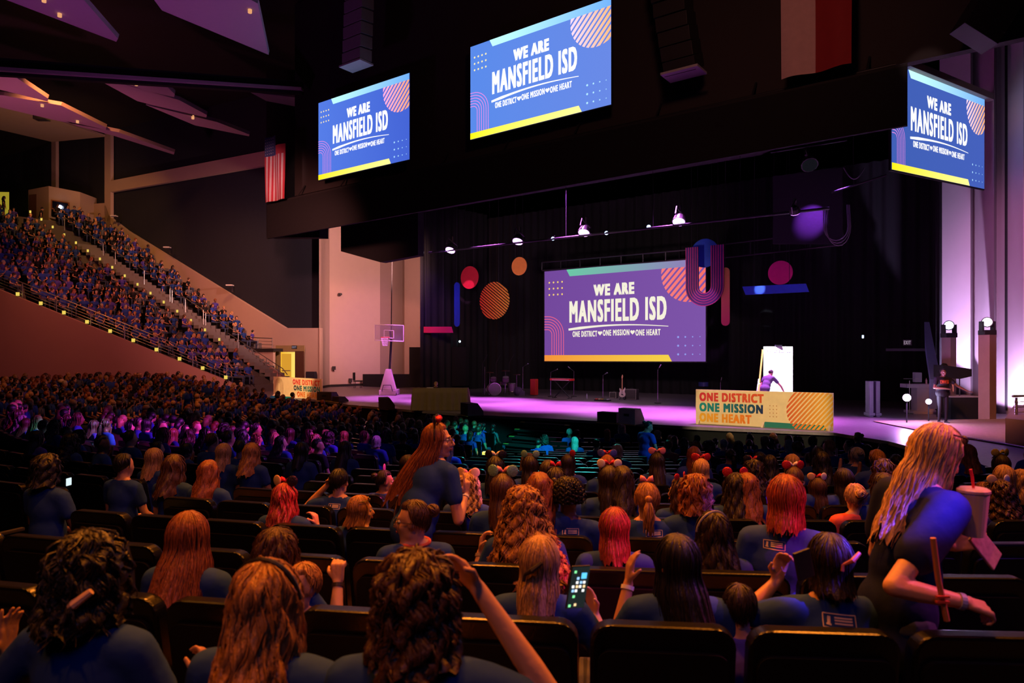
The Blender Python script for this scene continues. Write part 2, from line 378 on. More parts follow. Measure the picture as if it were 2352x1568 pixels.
# black tormentor boxes hanging behind the left end of the header
mb = MB(); mb.prism([SP(690, 160, 2.5), SP(612, 160, 2.5), SP(612, 545, 2.5), SP(733, 545, 2.5), SP(733, 418, 2.5), SP(690, 400, 2.5)], N*.6); struct(mb.build('trim_1', M_black))
a0, a1 = SP(784, 560, 3.5), SP(875, 560, 3.5)
mb = MB(); mb.prism([SP(783, 430, 3.5), SP(960, 430, 3.5), SP(960, 586, 3.5), SP(873, 602, 3.5), SP(783, 577, 3.5)], N*.4); struct(mb.build('trim_2', M_black))

# ---- left wall: tan plaster frame with recessed navy panels
WD = Vector((-.886, .464, 0)).normalized(); W0 = Vector((-16.2, 46, 0)); WN = Vector((-WD.y, WD.x, 0))
if WN.y > 0: WN = -WN
def WP(px, py, back=0):
    k = (px-HX)/F; b = W0-WN*back
    t = (b.x-k*b.y)/(k*WD.y-WD.x); Y = b.y+WD.y*t; return P(px, py, Y)
def wall_poly(pts, name, m, back=0, th=.25):
    mb = MB(); mb.prism([WP(x, y, back) for x, y in pts], -WN*th); return mb.build(name, m)
wl = struct(wall_poly([(-260, -60), (731, -60), (731, 905), (-260, 905)], 'wall_side', M_navy, .35, .3))
for i, pts in enumerate(([(240, 300), (254, 300), (254, 620), (240, 620)],                       # upright
                         [(254, 415), (620, 344), (735, 322), (735, 355), (620, 378), (254, 441)],    # sloping band
                         [(183, 470), (240, 466), (254, 500), (290, 528), (655, 753), (735, 753), (735, 905), (560, 905), (560, 800), (240, 610), (183, 560)])):
    struct(part(wall_poly(pts, 'wall_frame', M_plaster), wl))
struct(part(wall_poly([(118, 300), (128, 300), (128, 480), (118, 480)], 'wall_frame', M_plaster, -.2), wl))
# cream wall planes right of the seating (the lit return of the arch)
pw = [(733, 43.8), (757, 46.4), (873, 49.4), (900, 50.2), (925, 51.4), (929, 50.4), (966, 48.6)]
mb = MB()
for i, ((xa, ya), (xb, yb)) in enumerate(zip(pw, pw[1:])):
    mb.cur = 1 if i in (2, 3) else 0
    a, b = P(xa, 0, ya), P(xb, 0, yb)
    mb.add([(a.x, a.y, STZ), (b.x, b.y, STZ), (b.x, b.y, 12), (a.x, a.y, 12)], [(0, 1, 2, 3)])
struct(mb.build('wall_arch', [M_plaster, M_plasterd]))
m = MB()
for (xa, ya), (xb, yb) in zip(pw[:3], pw[1:3]):
    a, b = P(xa, 0, ya-.05), P(xb, 0, yb-.05); m.add([(a.x, a.y, STZ), (b.x, b.y, STZ), (b.x, b.y, STZ+.16), (a.x, a.y, STZ+.16)], [(0, 1, 2, 3)])
struct(m.build('baseboard_left', M_dark))
for i, (x, y, w_, lb) in enumerate(((767, 845, 4, 'small dark wall plate on the cream wall right of the open door'), (780, 676, 3, 'dark camera bracket high on the cream wall'), (805, 873, 4, 'low dark outlet plate on the cream wall near the floor'))):
    Y = 46.2+(x-757)/116*3-.1; p = P(x, y, Y); m = MB(); m.box(p, (w_*Y/F*2, .1, w_*Y/F*2.1)); 
    if i == 1: m.tube([p, p+Vector((.18, -.25, 0))], .07, 8)
    tag(m.build(('wall_plate', 'wall_camera', 'outlet_plate')[i], M_metal, bevel=.01), lb, 'wall fitting')
# dark masking walls at the base on stage left
def plane_block(name, pts, o, th, m, kind='structure'):
    mb = MB(); mb.prism([SP(x, y, o) for x, y in pts], N*th); ob = mb.build(name, m); ob['kind'] = kind; return ob
plane_block('masking_wall', [(833, 889), (833, 859), (940, 859), (940, 797), (1070, 797), (1070, 886), (940, 890)], 11.5, .3, M_black)
# side door vestibule: lit opening, open leaf, exit sign
dy = 44.1
def DP(x, y, d=0): return WP(x, y, d)
d1 = MB(); d1.prism([DP(634, 793, -.32), (DP(700, 793, -.32)), DP(700, 808, -.32), DP(645, 808, -.32), DP(645, 870, -.32), DP(634, 870, -.32)], WN*.03)
struct(d1.build('door_frame', mat('olive_door_frame', (.34, .28, .12), .6)))
m = MB(); m.quad(DP(645, 808, -.28), DP(679, 808, -.28), DP(679, 872, -.28), DP(645, 872, -.28)); struct(m.build('door_1', emat('lit_corridor', srgb(255, 190, 50), 1.0, srgb(255, 226, 110), 0)))
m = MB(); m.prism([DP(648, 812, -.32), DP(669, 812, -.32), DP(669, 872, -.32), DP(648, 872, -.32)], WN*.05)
dl = struct(m.build('door_leaf', emat('lit_door_leaf', srgb(226, 160, 50), .9)))  # leaf is self-lit: the corridor light on it is put into its emission
m = MB(); m.prism([DP(648, 850, -.4), DP(668, 850, -.4), DP(668, 852, -.4), DP(648, 852, -.4)], WN*.05); struct(part(m.build('push_bar', M_steel), dl))
m = MB(); m.prism([DP(679, 806, -.3), DP(699, 806, -.3), DP(699, 872, -.3), DP(679, 872, -.3)], WN*.06); struct(m.build('door_2', mat('brown_door', (.10, .05, .03), .5)))
def exit_sign(o, ex, ey, lab, k):
    fl = Flat(o, ex, ey); t = thing('exit_sign', lab, 'sign', o); m = MB(); m.prism([fl.pt(0, 0), fl.pt(1, 0), fl.pt(1, 1), fl.pt(0, 1)], fl.n*-.06); part(m.build('sign_box', M_metal), t)
    m = MB(); fl.text(m, 'EXIT', .1, .18, .9, .82, .03, .01); part(m.build('lettering', emat('exit_letters_%d' % k, (.5, .4, .5), .5)), t)
exit_sign(DP(670, 801, -.36), DP(682, 801, -.36)-DP(670, 801, -.36), Vector((0, 0, .22)), 'dark exit sign above the lit side door', 1)
exit_sign(SP(2074, 793, 10), SP(2094, 793, 10)-SP(2074, 793, 10), Vector((0, 0, .22)), 'dim exit sign glowing in the dark beyond the podium', 2)
plane_block('exit_canopy', [(2035, 806), (2130, 806), (2130, 800), (2035, 800)], 10.2, .6, mat('dim_purple_ledge', (.03, .025, .04), .7))
m = MB(); m.quad(DP(702, 855, -.3), DP(728, 855, -.3), DP(728, 885, -.3), DP(702, 885, -.3)); m.prism([DP(708, 853, -.5), DP(727, 853, -.5), DP(727, 880, -.5), DP(708, 880, -.5)], WN*.2)
tag(m.build('storage_bin', mat('dark_bin', (.03, .03, .05), .6)), 'dark square bin standing on the floor beside the brown door', 'bin')

# ---- upper left: soffit over the concourse, booth
mb = MB(); mb.prism([P(x, y, 16.9*F/(HY-y)) for x, y in ((-60, 212), (0, 232), (242, 314), (120, 326), (0, 298), (-60, 282))], (0, 0, .15)); struct(mb.build('trim_3', M_plaster))
bo = thing('projection_booth', 'small cream projection booth with a dark window at the top of the side seating', 'booth', P(125, 505, 53))
def BP(x, y, d=0): return P(x, y, 53+d)
m = MB(); m.prism([BP(112, 427), BP(184, 441), BP(184, 516), BP(112, 500)], (0, 3, 0)); m.prism([BP(65, 436, 1.8), BP(112, 427), BP(112, 505), BP(65, 505, 1.8)], (.3, 1.2, 0)); part(m.build('wall_shell', M_plaster), bo)
m = MB(); m.prism([BP(117, 458, -.06), BP(159, 465, -.06), BP(159, 486, -.06), BP(117, 480, -.06)], (0, .05, 0)); part(m.build('window_frame', mat('rust_frame', (.30, .12, .05), .6)), bo)
m = MB(); m.prism([BP(120, 461, -.1), BP(156, 467, -.1), BP(156, 483, -.1), BP(120, 477, -.1)], (0, .03, 0)); part(m.build('window_pane', mat('dark_glass', (.01, .01, .02), .1)), bo)
m = MB(); m.prism([BP(68, 448, 1.4), BP(86, 446, 1.1), BP(86, 500, 1.1), BP(68, 500, 1.4)], (0, -.05, 0)); part(m.build('door', mat('booth_door', (.12, .06, .04), .6)), bo)
m = MB(); m.ball(P(138, 475, 52.8), .14); m.tube([P(138, 475, 52.9), P(138, 475, 53.3)], .13, 8); tag(m.build('projector', emat('projector_lens', (.65, .75, 1), 9)), 'bright bluish projector lens shining through the booth window', 'projector')
m = MB(); m.quad(P(-30, 440, 56), P(21, 441, 56), P(21, 500, 56), P(-30, 500, 56)); struct(m.build('door_3', emat('lit_upper_door', srgb(190, 170, 50), .6)))

# ---- acoustic clouds under the roof
def roof_panel(pts, z, dz, lab):
    vs = []
    for i, (x, y) in enumerate(pts):
        zz = z+dz*(x/600.0); Y = zz*F/(HY-y); vs.append(P(x, y, Y))
    mb = MB(); mb.prism(vs, (0, .1, .22)); o = mb.build('ceiling_panel', M_cloud); tag(o, lab, 'ceiling panel', 'acoustic panels under the roof'); return vs
R1 = roof_panel([(-90, -40), (175, -20), (232, 45), (271, 89), (267, 96)], 13, 0, 'purple-lit pointed ceiling panel at the top corner over the side seating')
R2 = roof_panel([(330, -30), (354, 0), (372, 24), (617, 126), (592, 8), (558, -10), (520, -40)], 13, 0, 'largest purple-lit ceiling panel beside the hanging flag tower')
roof_panel([(-60, 168), (0, 172), (31, 174), (110, 226), (109, 233), (0, 206), (-60, 194)], 13, 0, 'blunt reddish ceiling panel under the long roof beam at its outer end')
roof_panel([(-60, 214), (8, 219), (140, 242), (244, 293), (243, 298), (130, 277), (-60, 232)], 13, 0, 'second reddish panel sloping above the upper concourse soffit')
roof_panel([(150, 278), (243, 298), (273, 304), (401, 350), (399, 355), (262, 312), (180, 290)], 13, 0, 'narrow sliver ceiling panel ending in front of the tall wall upright')
roof_panel([(288, 192), (383, 198), (401, 216), (400, 223), (340, 210)], 13, 0, 'small stubby panel tucked just below the roof beam')
roof_panel([(234, 188), (290, 195), (412, 230), (475, 264), (474, 270), (345, 240), (315, 232)], 13, 0, 'middle long panel of the stepped trio below the roof beam')
roof_panel([(335, 241), (498, 280), (573, 309), (572, 313), (448, 288), (400, 268)], 13, 0, 'lowest long panel of the stepped trio below the roof beam')
roof_panel([(573, 211), (610, 216), (692, 225), (692, 247), (612, 232)], 13, 0, 'short pale panel half hidden behind the dark tower')
mb = MB(); mb.prism([P(-60, 149, 30), P(692, 200, 33), P(692, 206, 33), P(-60, 158, 30)], (0, .4, .05)); struct(mb.build('roof_beam', M_cloud))
mb = MB(); mb.prism([P(-60, 128, 30.2), P(692, 186, 33.2), P(692, 215, 33.2), P(-60, 168, 30.2)], (0, .4, .05)); struct(mb.build('roof_girder', M_dark))
for i, (x, y) in enumerate(((574, 28), (137, 37), (101, 3), (313, 195), (443, 272), (97, 244), (688, 229), (178, 281))):
    z = 12.9; p = P(x, y, z*F/(HY-y)); m = MB(); m.tube([p+Vector((0, 0, .16)), p+Vector((0, 0, -.03))], .075, 10); ob = m.build('downlight', emat('downlight_glow', (1, .45, .2), .8)); tag(ob, ['round recessed downlight near the edge of the largest purple ceiling panel', 'tiny ceiling light in the pointed top corner panel', 'second tiny light near the outer edge of the top corner panel', 'small light in the stubby panel below the beam', 'small light in the lowest panel of the stepped trio', 'small light in the panel above the concourse soffit', 'small light in the pale panel behind the tower', 'small light at the thin end of the concourse panel'][i], 'ceiling light', 'roof downlights')
# projector box under the soffit
m = MB(); m.box(P(96, 268, 41), (.75, .5, .4)); tag(m.build('ceiling_projector', M_metal, bevel=.03), 'boxy dark projector hanging below the concourse ceiling panel', 'projector')

# ---- concrete piers at the right
rw = [(2158, 28.2), (2229, 26.8), (2235, 27.6), (2283, 25.0), (2289, 25.6), (2311, 25.2), (2350, 24.0), (2440, 23.2)]
mb = MB()
for i, ((xa, ya), (xb, yb)) in enumerate(zip(rw, rw[1:])):
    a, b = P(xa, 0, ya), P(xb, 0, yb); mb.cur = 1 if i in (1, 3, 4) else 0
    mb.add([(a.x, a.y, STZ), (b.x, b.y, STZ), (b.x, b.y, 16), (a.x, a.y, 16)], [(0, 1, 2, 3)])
struct(mb.build('wall_piers', [mat('pier_plaster', (.55, .45, .48), .8, var=.05, vs_=2), mat('pier_plaster_shade', (.34, .27, .29), .8, var=.05, vs_=2)]))  # second, darker copy has the shade of the return faces in its colour
m = MB(); p = P(2311, 0, 25.12)
m.box((p.x, p.y, 5), (.06, .06, 14)); struct(m.build('trim_4', M_dark))
# low block and steel handrail at the right edge of the apron
mb = MB(); q = [FL(2309, 1020), FL(2420, 1035), FL(2420, 985), FL(2330, 975)]; mb.prism(q, (0, 0, .62)); struct(mb.build('apron_block', mat('block_paint', (.30, .22, .18), .7)))
hr = thing('handrail', 'brushed steel handrail on the low block at the edge of the apron', 'railing', FL(2334, 1000))
m = MB(); b0 = P(2334, 960, 17.6); m.tube([b0+Vector((0, 0, -.1)), b0+Vector((0, 0, .52))], .035, 10); part(m.build('post', M_steel), hr)
m = MB(); m.tube([b0+Vector((-.16, -.1, .56)), b0+Vector((.9, .2, .56))], .03, 10); part(m.build('top_rail', M_steel), hr)
for k in range(3):
    m = MB(); m.tube([b0+Vector((-.1, -.08, .15+.13*k)), b0+Vector((.9, .2, .15+.13*k))], .01, 6); part(m.build('cable', M_steel), hr)

# ================================================================== RAKED SIDE SEATING
def Nn(z): return Vector((-19.9-z/.40, 38, z))
def Aa(z): return Vector((-16.9-1.722*z, 43+.644*z, z))
def Ff(z): return Vector((-15.3-1.533*z, 45.7+.767*z, z))
RZ = [-1.72+.42*i for i in range(29)]
M_tread = mat('bleacher_concrete', (.10, .09, .09), .8)
bl = thing('bleachers', 'raked concrete side seating tiers rising beside the stage', 'bleachers', (-19, 41, STZ))
def at_z(p, z): return Vector((p.x, p.y, z))
for i, z in enumerate(RZ[:-1]):
    z1 = RZ[i+1]; m = MB()
    for a, b in ((Nn, Aa), (Aa, Ff)):
        if b is Ff and z < .2: continue
        p, q, r_, s_ = at_z(a(z), z), at_z(b(z), z), at_z(b(z1), z), at_z(a(z1), z)
        m.prism([p, q, r_, s_], (0, 0, -.42))
    part(m.build('tier', M_tread), bl)
# low cheek wall under the front of the seating, with its rail
mb = MB(); cw = []
for z in (-1.55, 14): p = Nn(z); cw.append(Vector((p.x+.5, 37.8, z+.18)))
mb.prism([cw[0], cw[1], Vector((cw[1].x, 37.8, -4)), Vector((cw[0].x+1.1, 37.8, -4)), Vector((cw[0].x+1.1, 37.8, -2.0))], (0, .25, 0))
struct(mb.build('wall_cheek', mat('cheek_plaster', (.42, .24, .22), .8, var=.04, vs_=1.5)))
def rail(name, lab, path, posts, bars, r=.028, post_dn=1.0, mt=M_steel):
    t = thing(name, lab, 'railing', path[0])
    for k, dz in enumerate(bars):
        m = MB(); m.tube([p-Vector((0, 0, dz)) for p in path], r if k == 0 else r*.5, 6); part(m.build('top_rail' if k == 0 else 'bar', mt), t)
    for p in posts:
        m = MB(); m.tube([p, p-Vector((0, 0, post_dn))], r*.9, 6); part(m.build('post', mt), t)
    return t
top = [Vector((cw[0].x+.9, 37.9, cw[0].z+.75)), Vector((cw[0].x, 37.9, cw[0].z+.85)), Vector((cw[1].x, 37.9, cw[1].z+.85))]
posts = [cw[0].lerp(cw[1], t/21)+Vector((0, .1, .85)) for t in range(0, 16)]
rail('guard_rail', 'steel guard rail with five bars sloping down the near edge of the side seating', top, posts, (0, .16, .32, .48, .64), post_dn=.85)
# vomitory stair wall with rail, platform, white wall
q = [P(530, 790, 44.8), P(540, 783, 44.8), P(652, 866, 41.5), P(648, 876, 41.5), P(530, 830, 44.8)]
mb = MB(); mb.prism(q, (.05, .2, 0)); struct(mb.build('stair_cheek', mat('cheek_plaster', (0, 0, 0))))
rail('stair_rail', 'steel stair rail descending to the side door by the banner', [P(524, 765, 44.7), P(649, 846, 41.4), P(660, 860, 41.2)], [P(545, 779, 44.2), P(612, 822, 42.4), P(640, 841, 41.7)], (0, .28, .42), post_dn=.75)
m = MB(); m.prism([WP(560, 806, -1.2), WP(627, 806, -1.2), WP(627, 880, -1.2), WP(600, 880, -1.2)], -WN*.2); struct(m.build('trim_5', M_plaster))
m = MB(); m.prism([WP(560, 800, -1.3), WP(628, 800, -1.3), WP(628, 807, -1.3), WP(560, 807, -1.3)], -WN*.8); struct(m.build('platform_edge', M_dark))
rail('platform_rail', 'short steel guard rail on the platform above the side door', [WP(556, 774, -1.25), WP(626, 777, -1.25)], [WP(x, 775, -1.25) for x in (560, 592, 625)], (0, .2, .4, .6), post_dn=.8)
rail('row_front_rail', 'low steel rail in front of the lowest side seating row', [P(485, 846, 39.5), P(577, 846, 41.5)], [P(x, 846, 39.5+(x-485)*.022) for x in (490, 520, 548, 576)], (0, .25, .5), post_dn=.9)
ss = thing('aisle_stair', 'concrete stair climbing through the side seating with small step lights', 'stairs', (-14, 42, STZ))
for i in range(44):
    z = -1.92+.21*i; a = Aa(z); dirv = (Aa(z+.2)-a); dirv.z = 0; dirv.normalize(); rn = (Ff(z)-Nn(z)); rn.z = 0; rn.normalize()
    m = MB(); m.box((a.x, a.y, z+.42-.10), (.42, 1.15, .21), (dirv, rn, UP)); part(m.build('step', mat('stair_concrete', (.16, .15, .15), .8)), ss)
M_lamp = emat('step_lamp', srgb(235, 205, 90), 1.0)
for i in range(16):
    z = .35+.60*i; a = Aa(z); rn = (Ff(z)-Nn(z)); rn.z = 0; rn.normalize(); p = a+rn*-.7
    m = MB(); m.box((p.x, p.y-.1, z+.60), (.11, .04, .17)); part(m.build('step_lamp', M_lamp), ss)
sl = thing('rail_lights', 'row of small yellow lamps along the near edge of the side seating', 'lights', cw[0])
for i in range(20):
    p = cw[0].lerp(cw[1], i/31)+Vector((0, -.02, .16)); m = MB(); m.box(p, (.17, .05, .19)); part(m.build('lamp', M_lamp), sl)
for i, (z0, z1) in enumerate(((6.2, 8.2), (4.2, 5.6), (2.3, 3.0), (1.5, 2.9), (.0, 1.4))):
    a, b = Aa(z0)+Vector((0, 0, .42)), Aa(z1)+Vector((0, 0, .42)); up = Vector((0, 0, .92))
    rail('aisle_handrail', ['handrail near the top of the side seating stair', 'handrail high on the side seating stair below two standing people', 'short handrail halfway up the side seating stair', 'handrail on the lower middle of the side seating stair', 'lowest handrail on the side seating stair'][i], [a+up, b+up], [a+up, b+up], (0,), post_dn=.92)
# wall sconces on the panel wall
for i, (x, y) in enumerate(((262, 496), (384, 568), (528, 655))):
    t = thing('wall_spotlight', ['small wall lamp on the upper navy panel by the upright', 'small wall lamp midway down the navy panel edge', 'small wall lamp at the low end of the navy panel edge'][i], 'lamp', WP(x, y, -.3))
    p = WP(x, y, -.6); m = MB(); m.box(p, (.42, .35, .07)); part(m.build('shade', M_white), t); m = MB(); m.box(p+Vector((.1, .3, -.22)), (.1, .3, .4)); part(m.build('bracket', M_metal), t)
# ================================================================== SCREENS
def heart(fl, mb, cx, cy, r, h):
    asp = fl.ex.length/fl.ey.length; p = []
    for i in range(24):
        t = 2*PI*i/24; p.append((cx+r/17/asp*16*math.sin(t)**3, cy+r/17*(13*math.cos(t)-5*math.cos(2*t)-2*math.cos(3*t)-math.cos(4*t))))
    fl.poly(mb, p, h)
def slide(name, label, fl, pal, boost, frame=True):
    """the projected welcome slide laid out on a flat screen"""
    t = thing(name, label, 'screen', fl.o)
    asp = fl.ex.length/fl.ey.length
    m = MB(); m.prism([fl.pt(-.006, -.012), fl.pt(1.006, -.012), fl.pt(1.006, 1.012), fl.pt(-.006, 1.012)], fl.n*-.06); part(m.build('screen_frame', M_dark), t)
    k = name
    m = MB(); fl.poly(m, [(0, 0), (1, 0), (1, 1), (0, 1)], .012); sf = part(m.build('screen_surface', emat(label+'bg', pal['bg'], boost, pal['bg2'], 0)), t)
    def sub(nm, mb, c, c2=None, ax=0): part(mb.build(nm, emat(label+nm+str(c), c, boost, c2, ax)), t)
    m = MB(); fl.poly(m, [(.155, 1), (1, 1), (1, .925), (.178, .925)], .02); sub('top_band', m, pal['mint'], pal['mint2'])
    m = MB(); fl.poly(m, [(0, 0), (.815, 0), (.795, .066), (0, .066)], .02); sub('bottom_band', m, pal['yel'], pal['yel2'])
    m = MB()
    for i in range(4):
        for j in range(3): fl.disc(m, .035+.03*i, .735+.068*j, .0105, .02, 10)
    sub('dot_grid', m, pal['dotA'])
    m = MB()
    for i in range(4):
        for j in range(3): fl.disc(m, .85+.04*i, .07+.085*j, .011-.002*i, .02, 10)
    sub('dot_grid', m, pal['dotB'])
    m = MB(); striped_disc(fl, m, .91, .87, .29, 12, -.75, .62, .024, (0, 1, 0, .925)); sub('striped_disc', m, pal['strA'], pal['strB'])
    m = MB()
    for k2 in range(6):
        r = .20-.029*k2; cx, cy = .022, .295; pts = [(cx+(r)/asp*1.05*math.cos(a), cy+r*math.sin(a)) for a in [PI*.5+(.9 if 0 else 0)-q*PI/2/9 for q in range(10)]]
        pts = [(0, pts[0][1])]+pts+[(pts[-1][0], .066)]
        fl.stroke(m, pts, .0075, .022)
    sub('arch_lines', m, pal['arch'])
    m = MB(); fl.text(m, 'WE ARE', .338, .69, .595, .815, .06, .024); sub('lettering', m, pal['txt'])
    m = MB(); fl.text(m, 'MANSFIELD ISD', .176, .415, .785, .655, .030, .024); sub('lettering', m, pal['txt'])
    m = MB(); q = [(.17+.625*i/16, .345+.045*math.sin(PI*(.08+.80*i/16))-.012) for i in range(17)]; fl.stroke(m, q, [.030*(1-abs(i/16-.12)**.5*.9)+.002 for i in range(17)], .024); sub('underline', m, pal['txt'])
    m = MB()
    fl.text(m, 'ONE DISTRICT', .198, .262, .362, .325, .03, .024); fl.text(m, 'ONE MISSION', .398, .268, .565, .331, .03, .024); fl.text(m, 'ONE HEART', .602, .262, .75, .325, .03, .024)
    heart(fl, m, .38, .298, .028, .024); heart(fl, m, .584, .300, .028, .024); sub('lettering', m, pal['txt'])
    return t
palA = dict(bg=srgb(82, 120, 222), bg2=srgb(66, 96, 205), mint=srgb(190, 250, 245), mint2=srgb(110, 170, 240), yel=srgb(255, 235, 20), yel2=srgb(255, 245, 150), dotA=srgb(255, 235, 170), dotB=srgb(170, 220, 255), strA=srgb(255, 170, 220), strB=srgb(255, 165, 120), arch=srgb(225, 135, 220), txt=(1, 1, 1))
palB = dict(palA, bg=srgb(84, 130, 220), bg2=srgb(98, 128, 215), strA=srgb(250, 210, 235), strB=srgb(250, 180, 120))
palC = dict(palA, bg=srgb(62, 92, 175), bg2=srgb(66, 92, 180), mint=srgb(200, 255, 250), strA=srgb(240, 210, 235), strB=srgb(240, 170, 120))
palD = dict(bg=srgb(118, 74, 160), bg2=srgb(128, 86, 172), mint=srgb(110, 205, 170), mint2=srgb(150, 115, 190), yel=srgb(250, 150, 60), yel2=srgb(250, 215, 75), dotA=srgb(255, 215, 120), dotB=srgb(150, 160, 240), strA=srgb(255, 130, 130), strB=srgb(255, 115, 105), arch=srgb(250, 105, 140), txt=srgb(252, 246, 225))
def uflat(pxl, pyb, pyt, pxr, o):
    a = SP(pxl, pyb, o); sr = SC(pxr, o); b = S(sr, o, a.z); tz = -(pyt-HY)/F*a.y
    return Flat(a, b-a, Vector((0, 0, tz-a.z)))
slide('projection_screen', 'blue welcome slide screen furthest from the piers, above the header', Flat(SP(732, 414, 0), SP(941, 366, 0)-SP(732, 414, 0), Vector((0, 0, 3.55))), palA, 1.12)
slide('projection_screen', 'large blue welcome slide screen high over the middle of the header', Flat(SP(1081, 321, 0), SP(1404, 240, 0)-SP(1081, 321, 0), Vector((0, 0, 3.55))), palB, 1.18)
o1, x1 = P(2047, 389, 21), P(2260, 434, 25)
f3 = Flat(o1, x1-o1, Vector((0, 0, 3.2)))
slide('projection_screen', 'blue welcome slide screen angled beside the concrete piers', f3, palC, 1.12)
m = MB(); m.prism([f3.pt(-.02, 1.0, -.05), f3.pt(1.06, 1.0, -.05), f3.pt(1.06, 1.07, -.05), f3.pt(-.02, 1.07, -.05)], f3.n*.25)
tag(m.build('screen_housing', mat('housing_grey', (.35, .28, .26), .6), bevel=.01), 'long pale roller housing above the angled screen by the piers', 'screen housing')
slide('stage_screen', 'wide purple welcome slide screen hung upstage over the band gear', Flat(SP(1251, 829, 12), SP(1621, 830, 12)-SP(1251, 829, 12), Vector((0, 0, 5.02))), palD, .95)

# ================================================================== RIGGING
M_case = mat('black_case', (.02, .02, .022), .5)
def pipe_u(name, lab, xa, ya, xb, yb, o, r=.04, ladder=0, drops=()):
    t = thing(name, lab, 'truss', SP(xa, ya, o)); a, b = SP(xa, ya, o), SP(xb, yb, o)
    m = MB(); m.tube([a, b], r, 8); part(m.build('chord', M_metal), t)
    if ladder:
        m = MB(); m.tube([a+UP*ladder, b+UP*ladder], r, 8); part(m.build('chord', M_metal), t)
        n = max(3, int((b-a).length/1.1))
        for i in range(n+1):
            p = a.lerp(b, i/n); m = MB(); m.tube([p, p+UP*ladder], r*.9, 6); part(m.build('rung', M_metal), t)
    for x in drops:
        p = SP(x, ya+(yb-ya)*(x-xa)/(xb-xa), o); m = MB(); m.tube([p, p+UP*3.4], .012, 5); part(m.build('cable', M_metal), t)
    return t
pipe_u('lighting_truss', 'front lighting pipe carrying the row of violet lamps', 985, 580, 1905, 478, 5, .05, 0, (1050, 1300, 1500, 1700))
pipe_u('lighting_truss', 'dim ladder truss hanging above the stage screen', 1245, 621, 1640, 590, 11.6, .04, .45, (1300, 1560))
pipe_u('lighting_truss', 'dim ladder truss over the empty right part of the stage', 1660, 592, 1935, 562, 11, .04, .62, (1740, 1850))
pipe_u('lighting_truss', 'short pipe with hanging cable loops left of the angled screen', 1770, 350, 1945, 322, 6, .035, 0, (1868,))
pipe_u('lighting_truss', 'upper short pipe ending near the angled screen', 1910, 442, 2036, 402, 6, .035, 0, (1960,))
def stage_light(x, y, o, lab, size, c, k, aim=(0, 0, -1)):
    p = SP(x, y, o); t = thing('stage_light', lab, 'stage light', p, 0, 'lamps on the front lighting pipe'); aim = Vector(aim).normalized()
    m = MB(); m.tube([p-aim*size*1.3, p-aim*size*.9, p-aim*.02], [size*.45, size*.8, size], 12); part(m.build('lamp_head', M_case, smooth=False), t)
    m = MB(); m.tube([p-aim*.02, p+aim*.012], size*.86, 14); part(m.build('lens', emat('lens%s' % lab, c, k)), t)
    q = p-aim*size*.6; s2 = aim.orthogonal().normalized()
    m = MB(); m.tube([q+s2*size*1.2, q+s2*size*1.25-aim*size*1.3, q-s2*size*1.25-aim*size*1.3, q-s2*size*1.2], size*.12, 6); part(m.build('yoke', M_metal), t)
    m = MB(); m.tube([q-aim*size*1.3, q-aim*size*1.3+UP*size], size*.15, 6); part(m.build('clamp', M_metal), t)
    return t
VL = (.75, .35, 1)
stage_light(967, 580, 5, 'dazzling white lamp at the end of the front lighting pipe by the cream wall', .16, (.85, .85, 1), 12, (.2, -.9, -.25))
for i, (x, y, lab) in enumerate(((1034, 575, 'violet lamp above the red hanging disc'), (1189, 555, 'violet lamp above the small orange disc'), (1341, 535, 'violet lamp over the middle of the stage screen'), (1559, 510, 'violet lamp right of the middle, above the blue disc'))):
    stage_light(x, y, 5, lab, .27, VL, 6, (-.25, -.45, -.9))
for x, y, lab in ((1270, 548, 'tiny blue lamp left of the middle violet lamp'), (1393, 535, 'tiny blue lamp just right of the middle violet lamp'), (1490, 521, 'tiny pale lamp before the right-hand violet lamp')):
    stage_light(x, y, 5, lab, .09, (.4, .6, 1), 6, (-.1, -.8, -.5))
stage_light(1826, 488, 5, 'violet floodlight cluster under the short pipe', .20, (.55, .2, 1), 4, (.3, .5, -.6))
stage_light(1860, 380, 6, 'dark unlit lantern hanging among cable loops', .3, (.02, .02, .03), .3, (-.1, -.6, -.7))
spot(SP(1862, 462, 7.8), SP(1864, 503, 9), 900, (.40, .06, 1), 56, .7, .02)
m = MB(); m.prism([SP(1775, 405, 9), SP(1935, 385, 9), SP(1935, 560, 9), SP(1775, 560, 9)], N*.1); tag(m.build('border_drape', mat('velvet', (.010, .009, .016), .9)), 'dark drape catching a violet pool of light behind the floodlight cluster', 'drape')
cb = thing('cable_loop', 'loops of black cable hanging right of the floodlight cluster', 'cable', SP(1920, 500, 6))
for k in range(3):
    pts = [SP(1892+k*5, 480, 6)+Vector((0, 0, 0))]+[SP(1920+k*3-28*math.cos(PI*i/10), 520+ (32+6*k)*math.sin(PI*i/10), 6) for i in range(11)]+[SP(1945+k*3, 470, 6)]
    m = MB(); m.tube(pts, .018, 5); part(m.build('cable', mat('cable_grey', (.12, .12, .14), .5)), cb)
cb = thing('cable_loop', 'coiled cable hanging below the upper short pipe', 'cable', SP(1965, 410, 6))
m = MB(); m.tube([SP(1938+4*i, 385+26*math.sin(PI*i/12), 6) for i in range(13)], .022, 5); part(m.build('cable', mat('cable_grey', (0, 0, 0))), cb)
